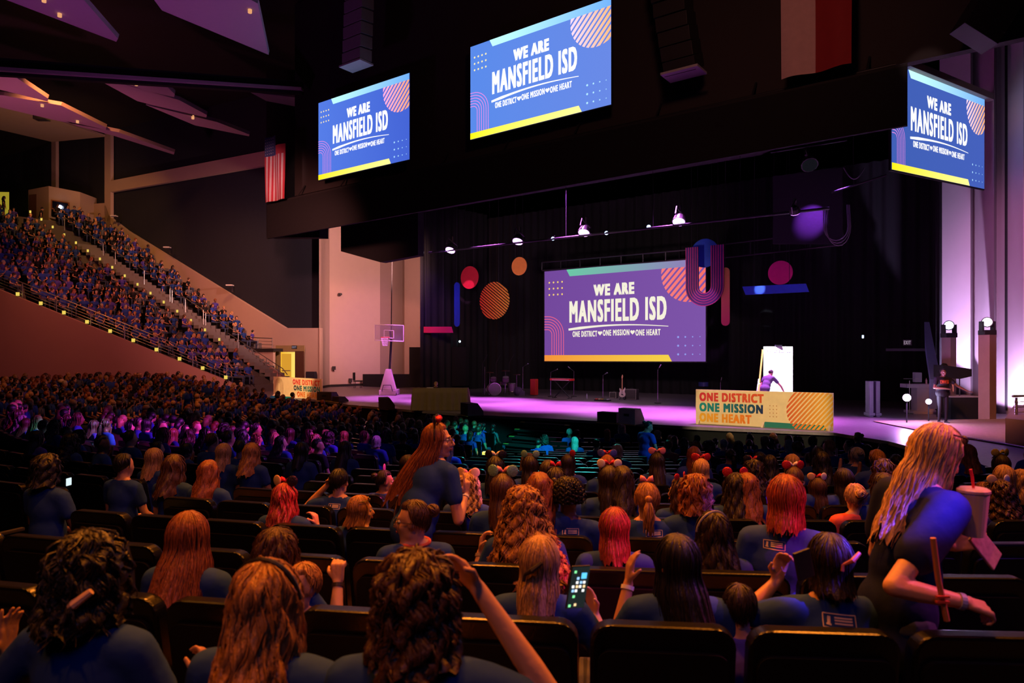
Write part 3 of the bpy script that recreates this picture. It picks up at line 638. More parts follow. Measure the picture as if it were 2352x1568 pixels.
# hung line-array loudspeakers
def line_array(lab, xs, o, n, w_, pitch, tilt=0, mt=M_case, face=1):
    a, b = xs; top_, bot = SP(a[0], a[1], o), SP(b[0], b[1], o)
    t = thing('line_array_speaker', lab, 'loudspeaker', bot)
    d = (bot-top_)/n
    for i in range(n):
        c = top_+d*(i+.5); ang = tilt*(i/n); ax = U; up = (UP*math.cos(ang)+N*math.sin(ang)); fw = ax.cross(up).normalized()
        m = MB(); m.prism([c-ax*w_/2+fw*.3+up*d.length*.46, c+ax*w_/2+fw*.3+up*d.length*.46, c+ax*w_/2*.9-fw*.3+up*d.length*.40, c-ax*w_/2*.9-fw*.3+up*d.length*.40], -up*d.length*.88); part(m.build('cabinet', mt, bevel=.01), t)
    m = MB(); m.box(bot+Vector((0, 0, -.05)), (w_*1.05, .75, .07), (U, N, UP)); part(m.build('bottom_plate', mat('plate_grey', (.42, .40, .44), .5)), t)
    m = MB(); m.tube([top_, top_+UP*2], .05, 6); part(m.build('hanging_chain', M_metal), t)
M_grey = mat('speaker_grey', (.30, .30, .34), .45)
line_array('pale-bottomed line array loudspeaker hanging above the gap between the two near screens', ((826, -60), (818, 148)), -.8, 7, 1.25, .5, 0, M_grey)
line_array('dark curved line array loudspeaker hanging right of the highest screen', ((1530, -60), (1570, 165)), -.8, 7, 1.1, .5, -.5)
p0 = P(2330, -60, 17); p1 = P(2235, 90, 17)
t = thing('line_array_speaker', 'dark tilted line array loudspeaker in front of the tall piers', 'loudspeaker', p1)
for i in range(6):
    c = p0.lerp(p1, (i+.5)/6); d = (p1-p0).normalized(); m = MB(); m.box(c, (.30, .6, .95), (d, Vector((0, 1, 0)), d.cross(Vector((0, 1, 0))))); part(m.build('cabinet', M_case, bevel=.01), t)
# flags
def cloth(fl, x0, x1, y0, y1, m, name, parent, amp=.08, ph=0):
    mb = MB(); n = 10; vs = []
    for i in range(n+1):
        for j in range(7):
            u_ = x0+(x1-x0)*i/n; v_ = y0+(y1-y0)*j/6; vs.append(fl.pt(u_, v_, amp*math.sin(u_*9+ph+v_*2)+.05))
    mb.add(vs, [(i*7+j, i*7+j+1, (i+1)*7+j+1, (i+1)*7+j) for i in range(n) for j in range(6)]); part(mb.build(name, m, smooth=True), parent)
a, b = SP(612, 466, -.4), SP(656, 464, -.4); fl = Flat(a, Vector((b.x-a.x, b.y-a.y, 0)), Vector((0, 0, (466-318)/F*a.y)))
t = thing('hanging_flag', 'tall flag with red and white stripes below a starred blue field', 'flag', a)
for i in range(13):
    cloth(fl, i/13, (i+1)/13, 0, .70 if i < 7 else (.70+.0*i), mat('flag_red', (.42, .03, .05), .8) if i % 2 == 0 else mat('flag_white', (.55, .42, .45), .8), 'stripe', t, .05)
cloth(fl, .54, 1, .70, .84, mat('flag_red', (0, 0, 0)), 'fly_corner', t, .05)
cloth(fl, 0, .54, .70, 1, mat('flag_blue', (.04, .05, .16), .8), 'canton', t, .05)
m = MB()
for i in range(5):
    for j in range(6): fl.disc(m, .06+.1*i, .73+.045*j, .008, .12, 5)
ob = part(m.build('star_field', mat('flag_white', (0, 0, 0))), t); ob['kind'] = 'stuff'
a, b = SP(1796, 184, -.5), SP(1957, 158, -.5); fl = Flat(a, Vector((b.x-a.x, b.y-a.y, 0)), Vector((0, 0, 4.6)))
t = thing('hanging_flag', 'broad flag with a white and a dark red vertical band over the header', 'flag', a)
cloth(fl, 0, .49, 0, 1, mat('flag_cream', (.62, .40, .38), .8), 'white_band', t)
cloth(fl, .49, 1, 0, 1, mat('flag_deep_red', (.30, .012, .015), .8), 'red_band', t)
# ================================================================== HANGING SCENIC SHAPES
OS = 10.0
def ucircle(cx, cy, ry, o): 
    c = SP(cx, cy, o); return c, ry/F*c.y
def wires(t, pts, top=9.0):
    for p in pts: m = MB(); m.tube([p, Vector((p.x, p.y, max(top, p.z+1)))], .012, 5); part(m.build('hanging_wire', M_metal), t)
def disc_thing(lab, cx, cy, ry, m_, o=OS):
    c, r = ucircle(cx, cy, ry, o); t = thing('hanging_disc', lab, 'stage decoration', c, 0, 'coloured shapes hung over the stage'); mb = MB()
    mb.prism([c+U*r*math.cos(2*PI*i/40)+UP*r*math.sin(2*PI*i/40) for i in range(40)], N*.05); part(mb.build('panel', m_), t)
    wires(t, [c+U*r*.5+UP*r*.85, c-U*r*.5+UP*r*.85]); return c, r, t
disc_thing('red hanging disc with a pink pool of light', 1078, 637, 26, mat('disc_red', (.75, .03, .06), .5))
disc_thing('small orange hanging disc', 1192, 611, 21, mat('disc_orange', (.85, .30, .06), .5))
disc_thing('blue hanging disc behind the striped U shape', 1618, 581, 33, mat('disc_blue', (.02, .12, .65), .5), 10.3)
disc_thing('magenta hanging disc above the blue slanted board', 1792, 626, 27.5, mat('disc_magenta', (.75, .02, .25), .5))
c, r = ucircle(1135, 690, 43, OS); t = thing('hanging_disc', 'orange hanging disc cut into diagonal stripes', 'stage decoration', c, 0, 'coloured shapes hung over the stage')
fl = Flat(c-U*-r-UP*r, U*-2*r, UP*2*r); mb = MB(); striped_disc(fl, mb, .5, .5, .5, 15, .95, .58, .0)
k = MB(); 
for f_ in mb.f: k.prism([mb.v[i] for i in f_], N*.04)
ob = part(k.build('stripe', ramp_mat('stripe_orange', (.80, .05, .03), (.80, .38, .05), 0)), t); ob['kind'] = 'stuff'
wires(t, [c+UP*r*.9+U*r*.3, c+UP*r*.9-U*r*.3])
def pill(lab, cx, y0, y1, hw, m_, o=OS):
    a = SP(cx, y1, o); wd = abs(SC(cx-hw, o)-SC(cx+hw, o))/2; zt = -(y0-HY)/F*a.y; b = Vector((a.x, a.y, zt)); t = thing('hanging_pill', lab, 'stage decoration', a, 0, 'coloured shapes hung over the stage')
    pts = [b-UP*wd+U*wd*math.cos(q)+UP*wd*math.sin(q) for q in [PI*i/10 for i in range(11)]]+[a+UP*wd+U*wd*math.cos(q)+UP*wd*math.sin(q) for q in [PI+PI*i/10 for i in range(11)]]
    mb = MB(); mb.prism(pts, N*.05); part(mb.build('panel', m_), t); wires(t, [b])
pill('tall narrow blue hanging pill', 1049, 648, 750, 6, mat('pill_blue', (.03, .06, .85), .5))
pill('tall orange and pink hanging pill beside the striped U shape', 1666, 614, 748, 9.5, ramp_mat('pill_orange', (.85, .10, .20), (.85, .45, .12), 2), 9.8)
def para(lab, pts, m_, o=OS):
    t = thing('hanging_board', lab, 'stage decoration', SP(*pts[0], o), 0, 'coloured shapes hung over the stage'); mb = MB(); q = [SP(x, y, o) for x, y in pts]; mb.prism(q, N*.05); part(mb.build('panel', m_), t)
    wires(t, [q[0].lerp(q[1], .2), q[0].lerp(q[1], .75)])
para('red slanted hanging board in front of the cream piers', [(964, 750), (1036, 750), (1040, 764), (966, 764)], ramp_mat('board_red', (.75, .04, .05), (.75, .02, .30), 0), 9.2)
para('blue slanted hanging board lit white at one end', [(1705, 658), (1851, 651), (1858, 670), (1712, 677)], mat('board_blue', (.03, .10, .80), .5))
# the striped U
t = thing('hanging_u_shape', 'large dark purple U shape with thin pink outlines', 'stage decoration', SP(1618, 702, 9.6), 0, 'coloured shapes hung over the stage')
cu = SP(1618, 658, 9.6); ro = abs(SC(1575, 9.6)-SC(1662, 9.6))/2; ri = ro*.32; zt = 250/F*cu.y
def upath(r_, zt_): return [Vector((cu.x, cu.y, 0))+U*r_+UP*zt_]+[cu+U*r_*math.cos(q)-UP*r_*math.sin(q) for q in [PI*i/20 for i in range(21)]]+[Vector((cu.x, cu.y, 0))-U*r_+UP*zt_]
po, pi_ = upath(ro, zt), upath(ri, zt); mb = MB()
for i in range(len(po)-1): mb.prism([po[i], po[i+1], pi_[i+1], pi_[i]], N*.06)
part(mb.build('panel', mat('u_purple', (.06, .02, .16), .4)), t)
for k in range(6):
    r_ = ri+(ro-ri)*(k+.35)/5.6 if k < 5 else ro*.985; m = MB(); m.tube([p-N*.02 for p in upath(r_, zt)], .016, 5); part(m.build('outline', mat('u_pink', (.75, .08, .25), .5)), t)
wires(t, [upath(ro*.7, zt)[0], upath(ro*.7, zt)[-1]])
spot(SP(1618, 560, 4), SP(1618, 690, 9.6), 900, (.8, .3, 1), 12, .5, .1)
spot(SP(1720, 560, 4), SP(1745, 664, 10), 2600, (.8, .9, 1), 4.5, .5, .05)
spot(SP(1100, 560, 3), SP(1076, 656, 10), 3600, (1, .25, .8), 4, .3, .05)
spot(SP(1400, 640, 1.5), SP(1400, 690, 10), 1500, (1, .62, .7), 75, .8, .3)
spot(SP(1060, 640, 1.5), SP(1100, 690, 10), 1100, (1, .62, .7), 60, .8, .3)
spot(S(8, 1, 5.5), SP(1400, 905, 9), 480, (.7, .5, 1), 55, .8, .3)

# ================================================================== BANNERS
def banner(name, lab, a, b, h, right):
    fl = Flat(a, b-a, Vector((0, 0, h))); t = thing(name, lab, 'banner', a)
    m = MB(); m.prism([fl.pt(0, 0), fl.pt(1, 0), fl.pt(1, 1), fl.pt(0, 1)], fl.n*-.05); part(m.build('board', mat('banner_cream', (.80, .62, .34), .6), bevel=.004), t)
    def sub(nm, mb, m_): part(mb.build(nm, m_), t)
    X = (.03, .52) if right else (.43, .965)
    cols = ((ramp_mat('ban_red', (.65, .03, .05), (.75, .10, .02), 0)), (ramp_mat('ban_teal', (.01, .30, .28), (.01, .02, .10), 0) if right else ramp_mat('ban_teal2', (.01, .02, .06), (.01, .30, .28), 0)), (ramp_mat('ban_or', (.85, .45, .02), (.80, .18, .01), 0) if right else ramp_mat('ban_or2', (.70, .10, .02), (.85, .45, .05), 0)))
    xs = ((X[0], X[1]), (X[0], X[1]-.005), (X[0], X[1]-.09)) if right else ((X[0], X[1]), (X[0]+.02, X[1]), (X[0]+.09, X[1]))
    for i, w_ in enumerate(('ONE DISTRICT', 'ONE MISSION', 'ONE HEART')):
        m = MB(); fl.text(m, w_, xs[i][0], .66-.30*i, xs[i][1], .92-.30*i, .055, .006); sub('lettering', m, cols[i])
    if right:
        m = MB(); striped_disc(fl, m, .86, .50, .66, 15, -.70, .6, .006, (.62, 1, 0, 1)); sub('striped_disc', m, ramp_mat('ban_stripe', (.70, .10, .02), (.85, .45, .03), 0))
        m = MB(); [fl.disc(m, .565+.024*i, .30+.10*j, .014, .006, 8) for i in range(3) for j in range(4)]; sub('dot_grid', m, mat('ban_dot', (.45, .15, .02), .6))
        m = MB(); fl.poly(m, [(.50, .0), (.96, 0), (.94, .13), (.53, .15)], .004); sub('teal_band', m, mat('ban_dteal', (.01, .18, .14), .6))
    else:
        m = MB()
        for k in range(6):
            r = .30-.045*k; fl.stroke(m, [(.13-r/3.0*.93, .12)]+[(.13+r/3.0*.93*math.cos(PI-q*PI/12), .62+r*math.sin(q*PI/12)) for q in range(13)]+[(.13+r/3.0*.93, .12)], .014, .006)
        sub('arch_lines', m, mat('ban_brown', (.20, .06, .02), .6))
        m = MB(); [fl.disc(m, .31+.02*i, .42+.09*j, .01, .006, 6) for i in range(3) for j in range(4)]; sub('dot_grid', m, mat('ban_dot', (0, 0, 0)))
    for x in ((.0, .49, .95) if right else (.03, .5)):
        p = fl.pt(x+.02, 0); m = MB(); m.prism([p+fl.n*.01, p+fl.n*.22, p+fl.n*.01+UP*.14], fl.ex.normalized()*.06); sub('foot', m, mat('foot_wood', (.75, .55, .40), .6))
    return fl
bR = banner('stage_banner', 'long cream banner with the motto and a striped disc at the stage front', FL(1598, 972), FL(1914, 989), 1.06, True)
bL = banner('stage_banner', 'cream banner with arch lines standing on the far end of the stage by the stair', FL(628, 908), FL(739, 919), 1.0, False)
a, b = FL(622, 914.5), FL(674, 918); fl = Flat(a, b-a, Vector((0, 0, .14))); m = MB(); m.prism([fl.pt(0, .1), fl.pt(1, .1), fl.pt(1.03, 1), fl.pt(.05, 1)], fl.n*.06); tag(m.build('teal_board', ramp_mat('teal_strip', (.02, .05, .25), (.01, .35, .28), 0)), 'low slanted teal strip leaning before the far banner', 'board')

# ================================================================== STAGE FURNITURE
M_wedge = mat('monitor_black', (.045, .04, .04), .6, bump=.2, bs=120)
M_grille = mat('speaker_grille', (.06, .06, .06), .55, .3, bump=.5, bs=200)
def wedge(lab, px, py, w_, h_, d_, yaw, side=None):
    c = FL(px, py); t = thing('floor_monitor', lab, 'loudspeaker', c, yaw, 'wedge loudspeakers along the stage edge')
    prof = [(-d_/2, .02), (d_/2, .02), (d_/2, h_*.35), (d_*.12, h_), (-d_/2, h_)]
    m = MB(); m.prism([(-w_/2, y, z) for y, z in prof], (w_, 0, 0)); m.build('cabinet', [side or M_wedge], t, bevel=.012)
    m = MB(); m.prism([(-w_/2+.04, d_/2*.96+.015, h_*.38), (w_/2-.04, d_/2*.96+.015, h_*.38), (w_/2-.04, d_*.12+.03, h_*.97), (-w_/2+.04, d_*.12+.03, h_*.97)], (0, -.012, -.005)); m.build('grille', M_grille, t)
    m = MB(); m.box((0, -d_/2, h_*.6), (w_*.3, .03, h_*.16)); m.build('handle', M_metal, t)
    m = MB(); m.box((0, -d_/2-.02, .008), (w_*1.05, .05, .016)); m.build('edge_tape', M_yel, t)
yN = math.atan2(-N.x, N.y)
wedge('wedge monitor beside the far banner', 754, 920, .85, .42, .6, yN+.2)
wedge('second flatter monitor just right of the far banner', 782, 923, .6, .26, .5, yN-.2)
wedge('wedge monitor alone on the stage edge left of the draped table', 888, 940, .75, .48, .6, yN-.7)
wedge('wedge monitor at the corner of the draped table', 1084, 954, .70, .45, .6, yN-.5)
wedge('dark teal-lit low monitor beside the standing wedge', 1402, 970, .68, .34, .5, yN)
wedge('taller monitor with a bright white side above the stage steps', 1450, 974, .62, .50, .5, yN-.15, M_white)
# draped table with a person behind it
c = FL(1013, 941); t = thing('draped_table', 'table covered by a pleated dark brown cloth on the stage', 'table', c, math.atan2(-.3, .95)*0, None)
tw, td, th = 2.1, .75, .84; m = MB(); n = 200; vs = []
for i in range(n):
    q = i/n*4
    s_ = int(q); f_ = q-s_; cor = [(-1, -1), (1, -1), (1, 1), (-1, 1)]; x = cor[s_][0]+(cor[(s_+1) % 4][0]-cor[s_][0])*f_; y = cor[s_][1]+(cor[(s_+1) % 4][1]-cor[s_][1])*f_
    wv = .075*math.sin(i*.95)+.035*math.sin(i*.41); 
    for j in range(5):
        g = j/4; k_ = 1+(.05+wv*.55)*(g**.5); vs.append((x*(tw/2+(k_-1)*.9), y*(td/2+(k_-1)*.9+.04*g), th*(1-g)+.01))
m.add(vs, [(i*5+j, i*5+j+1, ((i+1) % n)*5+j+1, ((i+1) % n)*5+j) for i in range(n) for j in range(4)]+[tuple(i*5 for i in range(n))])
m.build('tablecloth', mat('brown_cloth', (.22, .17, .09), .9, bump=.2, bs=30), t, smooth=True)
m = MB(); m.box((0, 0, th-.03), (tw-.05, td-.05, .03)); m.build('tabletop', M_dark, t)
for sx in (-1, 1):
    for sy in (-1, 1): m = MB(); m.tube([(sx*.9, sy*.28, 0), (sx*.9, sy*.28, th-.04)], .02, 6); m.build('leg', M_metal, t)
m = MB(); m.box(c+Vector((-.42, 0, th+.02)), (.26, .2, .025)); tag(m.build('notebook', M_white, bevel=.004), 'small white notebook lying on the draped table', 'notebook')
# basketball hoop
hp = FL(893, 907); t = thing('basketball_hoop', 'portable basketball hoop with a clear backboard standing behind the stage', 'basketball hoop', hp)
m = MB(); m.box(hp+Vector((0, .2, .15)), (.9, 1.3, .28)); part(m.build('base', mat('hoop_base', (.55, .48, .46), .6), bevel=.03), t)
m = MB(); m.prism([hp+Vector((x, y, z)) for x, y, z in ((-.42, -.35, .3), (.42, -.35, .3), (.13, -.25, 1.38), (-.13, -.25, 1.38))], (0, .35, 0)); part(m.build('padded_post', mat('hoop_base', (0, 0, 0)), bevel=.02), t)
m = MB(); m.tube([hp+Vector((-.28, -.5, .22)), hp+Vector((-.2, -.5, .55)), hp+Vector((.2, -.5, .55)), hp+Vector((.28, -.5, .22))], .022, 6); part(m.build('push_handle', M_metal), t)
for sx in (-1, 1): m = MB(); m.tube([hp+Vector((sx*.38, -.35, .07)), hp+Vector((sx*.46, -.35, .07))], .09, 12); part(m.build('wheel', M_dark), t)
m = MB(); m.tube([hp+Vector((.05, -.05, 1.3)), hp+Vector((.12, .05, 2.9)), hp+Vector((.1, -.1, 3.4))], .06, 8); part(m.build('pole', M_metal), t)
m = MB(); m.tube([hp+Vector((.12, .05, 3.4)), hp+Vector((.15, .2, 8.5))], .03, 6); part(m.build('cable', M_dark), t)
bb = Flat(P(861, 781, 36.6), P(927, 784, 36.2)-P(861, 781, 36.6), Vector((0, 0, .82)))
gm = bpy.data.materials.new('clear_backboard'); gm.use_nodes = True; gb = gm.node_tree.nodes['Principled BSDF']; gb.inputs['Alpha'].default_value = .25; gb.inputs['Base Color'].default_value = (.4, .3, .8, 1); gb.inputs['Roughness'].default_value = .1; MATS['glass'] = gm
m = MB(); m.prism([bb.pt(0, 0), bb.pt(1, 0), bb.pt(1, 1), bb.pt(0, 1)], bb.n*-.03); part(m.build('backboard', gm), t)
for nm, (x0, x1, y0, y1), w_ in (('backboard_frame', (0, 1, 0, 1), .03), ('target_square', (.33, .66, .18, .66), .022)):
    m = MB(); q = [(x0, y0), (x1, y0), (x1, y1), (x0, y1)]
    for i in range(4): m.tube([bb.pt(*q[i], .02), bb.pt(*q[(i+1) % 4], .02)], w_, 5)
    part(m.build(nm, M_white), t)
rc = bb.pt(.48, .20, .42); m = MB(); m.tube([rc+Vector((.23*math.cos(2*PI*i/16), .23*math.sin(2*PI*i/16), 0)) for i in range(17)], .018, 6); part(m.build('rim', mat('rim_red', (.85, .08, .04), .5)), t)
m = MB()
for i in range(14):
    for sg in (-1, 1):
        m.tube([rc+Vector(((.22-.10*j/4)*math.cos(2*PI*(i+sg*j*.5)/14), (.22-.10*j/4)*math.sin(2*PI*(i+sg*j*.5)/14), -.11*j)) for j in range(5)], .009, 3, False)
ob = part(m.build('net', M_white), t)
# open-backed chair and low wall by the hoop, stage left
# drum kit
dk = FL(1152, 908); t = thing('drum_kit', 'drum kit with cymbals at the back of the stage', 'drum kit', dk)
M_shell = mat('drum_shell', (.20, .12, .18), .3, .2); M_head = mat('drum_head', (.35, .30, .33), .6); M_brass = mat('cymbal_bronze', (.45, .25, .2), .3, .9)
def drum(nm, c, r, h, ax, mt=M_shell):
    m = MB(); ax = Vector(ax).normalized(); m.tube([c-ax*h/2, c+ax*h/2], r, 20); ob = part(m.build(nm, mt), t)
    for k, sg in enumerate((-1, 1)): m = MB(); m.tube([c+ax*(h/2*sg), c+ax*(h/2*sg+.015*sg)], r*.96, 20); part(m.build('drum_head', M_head), t); m = MB(); cc_ = c+ax*(h/2*sg); o1_ = ax.orthogonal().normalized(); o2_ = ax.cross(o1_); m.tube([cc_+(o1_*math.cos(2*PI*i/20)+o2_*math.sin(2*PI*i/20))*r*1.02 for i in range(21)], .013, 4); part(m.build('hoop', M_chrome), t)
drum('bass_drum', dk+Vector((-.4, -.1, .34)), .33, .4, (.25, -1, 0))
drum('floor_tom', dk+Vector((.55, .1, .42)), .2, .42, (0, 0, 1)); drum('snare_drum', dk+Vector((.1, .35, .62)), .19, .15, (0, .1, 1)); drum('rack_tom', dk+Vector((.22, .0, .85)), .17, .22, (0, -.4, 1)); drum('rack_tom', dk+Vector((-.42, .05, .84)), .15, .18, (0, -.4, 1))
for x, y, h, tr in ((-.62, -.05, 1.22, .22), (.2, .1, 1.3, .26), (.8, .1, 1.1, .2), (-.9, .3, 1.5, .0)):
    m = MB(); q = dk+Vector((x, y, 0)); m.tube([q, q+UP*h], .016, 6)
    for a_ in range(3): m.tube([q+UP*.35, q+Vector((.25*math.cos(a_*2.1), .25*math.sin(a_*2.1), .02))], .01, 5)
    part(m.build('cymbal_stand', M_chrome), t)
    if tr: m = MB(); m.tube([q+UP*(h-.02), q+UP*(h), q+UP*(h+.035)], [tr, tr*.9, .04], 20); part(m.build('cymbal', M_brass), t)
for x in (-1.0, -.3, .4):
    m = MB(); q = dk+Vector((x, .5, 0)); m.tube([q, q+UP*1.7, q+Vector((.25, -.1, 2.15))], .012, 5); part(m.build('microphone_boom', M_metal), t)
def mic_stand(lab, px, py, h, boom=None, Y=None):
    q = FL(px, py); t = thing('microphone_stand', lab, 'microphone stand', q)
    m = MB(); m.tube([q, q+UP*.03], .15, 16); part(m.build('base', M_metal), t)
    m = MB(); m.tube([q, q+UP*h], .014, 8); part(m.build('pole', M_chrome), t)
    e = q+UP*h+Vector(boom or (.0, -.05, .12)); m = MB(); m.tube([q+UP*h, e], .012, 6); part(m.build('clip', M_metal), t)
    d = (e-q-UP*h).normalized(); m = MB(); m.tube([e, e+d*.1, e+d*.16], [.015, .025, .03], 8); part(m.build('microphone', M_chrome), t)
mic_stand('tall microphone stand alone below the stage screen', 1511, 926, 1.48, (.05, -.05, .1))
mic_stand('microphone stand left of the red keyboard', 1265, 911, 1.25, (.2, -.1, .1))
mic_stand('microphone stand right of the red keyboard', 1318, 911, 1.3, (-.2, -.1, .15))
mic_stand('dark stand between the keyboard and the guitar', 1385, 916, 1.15, (.08, -.05, .05))
mic_stand('thin stand in front of the tripod near the long banner', 1655, 912, .75, (.02, 0, .1))
mic_stand('faint stand at the drum kit end of the stage', 1201, 908, 1.5, (.15, -.1, .1))
# keyboard
kq = FL(1291, 914); t = thing('keyboard', 'red stage keyboard on a crossed black stand', 'keyboard', kq)
ax = (U*-1, N, UP)
m = MB(); m.box(kq+UP*.92, (1.25, .32, .10), ax); part(m.build('body', mat('key_red', (.65, .02, .02), .35), bevel=.012), t)
m = MB(); m.box(kq+UP*.945-N*.06, (1.1, .16, .06), ax); part(m.build('key_bed', M_white), t)
m = MB(); m.box(kq+UP*.9-N*.165, (1.0, .01, .03), ax); part(m.build('front_label', M_white), t)
for sg in (-1, 1): m = MB(); m.tube([kq-U*.45*sg+UP*.86, kq+U*.45*sg+UP*.02], .022, 6); part(m.build('leg', M_metal), t); m = MB(); m.tube([kq+U*.45*sg+UP*.02-N*.2, kq+U*.45*sg+UP*.02+N*.2], .02, 6); part(m.build('foot', M_metal), t)
# guitar on a stand, amplifiers, pedalboard
gq = FL(1429, 918); t = thing('electric_guitar', 'cream electric guitar upright on its stand before the amplifier', 'guitar', gq)
G = lambda x, z, d=0: gq-U*x+UP*z-N*(.0+d)
out = [(-.10, .14), (-.165, .20), (-.17, .30), (-.12, .40), (-.155, .50), (-.13, .56), (-.07, .50), (0, .47), (.07, .50), (.14, .60), (.155, .52), (.12, .40), (.17, .28), (.15, .18), (.08, .13), (0, .12)]
m = MB(); m.prism([G(x, z) for x, z in out], N*.045); part(m.build('body', mat('guitar_cream', (.75, .62, .50), .25), bevel=.008), t)
m = MB(); m.prism([G(-.026, .45, .012), G(.026, .45, .012), G(.02, 1.02, .012), G(-.02, 1.02, .012)], N*.03); part(m.build('neck', mat('maple', (.55, .28, .12), .4)), t)
m = MB(); m.prism([G(-.03, 1.02, .01), G(.03, 1.02, .01), G(.055, 1.14, .01), G(.01, 1.2, .01), G(-.035, 1.12, .01)], N*.02); part(m.build('headstock', mat('maple', (0, 0, 0))), t)
m = MB(); m.prism([G(-.05, .24, .012), (G(.07, .22, .012)), G(.05, .27, .012), G(-.05, .28, .012)], N*.01); part(m.build('bridge', M_metal), t)
for z in (.31, .37, .43): m = MB(); m.box(G(0, z, .012), (.08, .012, .016), ax); part(m.build('pickup', M_metal), t)
m = MB(); m.tube([G(-.15, 0), G(-.06, .12, .03)], .012, 5); m.tube([G(.15, 0), G(.06, .12, .03)], .012, 5); m.tube([G(0, 0, -.18), G(0, .65, -.03)], .012, 5); part(m.build('stand', M_metal), t)
def amp(lab, px, py, w_, h_, d_):
    q = FL(px, py); t = thing('guitar_amplifier', lab, 'amplifier', q); m = MB(); m.box(q+UP*h_/2, (w_, d_, h_), ax); part(m.build('cabinet', mat('amp_black', (.05, .045, .045), .6), bevel=.015), t)
    m = MB(); m.box(q+UP*h_*.46-N*(d_/2+.005), (w_*.86, .02, h_*.74), ax); part(m.build('grille_cloth', mat('amp_cloth', (.06, .05, .05), .9)), t)
    for a_, b_ in (((-.5, .05), (.5, .05)), ((.5, .05), (.5, .97)), ((.5, .97), (-.5, .97)), ((-.5, .97), (-.5, .05))):
        m = MB(); m.tube([q-U*w_*.96*a_[0]+UP*h_*a_[1]-N*(d_/2+.01), q-U*w_*.96*b_[0]+UP*h_*b_[1]-N*(d_/2+.01)], .008, 4); part(m.build('piping', mat('amp_trim', (.5, .42, .38), .5)), t)
    m = MB(); m.tube([q+UP*(h_+.005)-U*.12, q+UP*(h_+.04), q+UP*(h_+.005)+U*.12], .012, 5); part(m.build('handle', M_metal), t)
amp('large guitar amplifier behind the cream guitar', 1451, 917, .62, .50, .3)
amp('small outlined amplifier left of the cream guitar', 1410, 914, .36, .30, .22)
pq = FL(1384, 920); t = thing('pedalboard', 'effects pedalboard with red and yellow pedals on the stage floor', 'pedalboard', pq); m = MB(); m.box(pq+UP*.03, (.75, .3, .04), ax); part(m.build('board', M_metal), t)
for i, c_ in enumerate(((.8, .1, .05), (.8, .6, .3), (.7, .5, .1), (.2, .3, .2), (.6, .6, .6))):
    m = MB(); m.box(pq+UP*.075+U*(.3-.15*i), (.1, .16, .05), ax); part(m.build('pedal', mat('pedal%d' % i, c_, .4), bevel=.006), t)
m = MB(); bq = FL(1348, 915); m.tube([bq, bq+UP*.16, bq+UP*.2, bq+UP*.25], [.033, .033, .014, .014], 10); tag(m.build('water_bottle', mat('clear_plastic', (.4, .35, .5), .15)), 'small clear water bottle on the stage between keyboard and pedalboard', 'bottle')
m = MB(); q = FL(1227, 908); m.box(q+UP*.42+Vector((0, 0, .03)), (.32, .3, .84), ax); tag(m.build('red_case', mat('case_red', (.55, .03, .02), .5), bevel=.02), 'upright red instrument case right of the drum kit', 'case')
m = MB(); q = FL(1190, 908); m.ball(q+UP*.22, (.25, .2, .24)); m.box(q+UP*.12+Vector((.2, 0, 0)), (.3, .3, .24)); tag(m.build('gear_bag', mat('bag_purple', (.10, .06, .14), .7)), 'slumped dark gear bag between the drums and the red case', 'bag')
# hand drum and tripod behind the long banner
q = FL(1617, 906); t = thing('snare_on_stand', 'shallow blue drum on a stand behind the corner of the long banner', 'drum', q); m = MB(); m.tube([q+UP*.45, q+UP*.68], .3, 20); part(m.build('shell', mat('blue_shell', (.05, .06, .3), .3)), t)
for k in range(3): m = MB(); m.tube([q+UP*.45, q+Vector((.3*math.cos(k*2.1), .3*math.sin(k*2.1), 0))], .015, 5); part(m.build('leg', M_chrome), t)
m = MB(); m.tube([q+Vector((.0, 0, .69)), q+Vector((.35, 0, 1.15))], .012, 5); part(m.build('drumstick', mat('maple', (0, 0, 0))), t)
q = FL(1675, 903); t = thing('camera_tripod', 'black tripod with a small camera behind the long banner', 'tripod', q)
for k in range(3): m = MB(); m.tube([q+UP*1.15, q+Vector((.42*math.cos(k*2.1+.5), .42*math.sin(k*2.1+.5), 0))], .02, 6); part(m.build('leg', M_metal), t)
m = MB(); m.tube([q+UP*1.1, q+UP*1.36], .025, 6); part(m.build('column', M_metal), t)
m = MB(); m.box(q+UP*1.42, (.14, .16, .12)); part(m.build('camera_body', M_case, bevel=.01), t)
# easel canvas
eb = P(1755, 955, 26); eb.z = STZ; e2 = P(1821, 955, 26.3); e2.z = STZ; fl = Flat(eb+UP*.18, e2-eb, Vector((0, 0, 2.27))); t = thing('canvas_easel', 'tall glaring white canvas on a wooden easel', 'easel', eb)
m = MB(); m.prism([fl.pt(0, 0), fl.pt(1, 0), fl.pt(1, 1), fl.pt(0, 1)], fl.n*-.04); part(m.build('canvas', mat('canvas_white', (.85, .85, .85), .8)), t)
m = MB(); fl.text(m, 'MANSFIELD ISD', .08, .90, .92, .955, .03, .006); part(m.build('lettering', mat('canvas_ink', (.32, .28, .40), .8)), t)
m = MB(); m.tube([fl.pt(1.0, .95, -.08), fl.pt(1.25, -.08, -.5)], .035, 6); part(m.build('leg', mat('easel_wood', (.45, .22, .06), .6)), t)
m = MB(); m.tube([fl.pt(-.0, .95, -.08), fl.pt(-.1, -.08, -.3)], .035, 6); part(m.build('leg', mat('easel_wood', (0, 0, 0))), t)
m = MB(); m.box(fl.pt(.5, 1.012, 0), (.25, .08, .06)); part(m.build('top_clamp', M_chrome), t)
q = P(1745, 950, 25.4); q.z = STZ; t = thing('step_ladder', 'small white step ladder beside the bending painter', 'ladder', q)
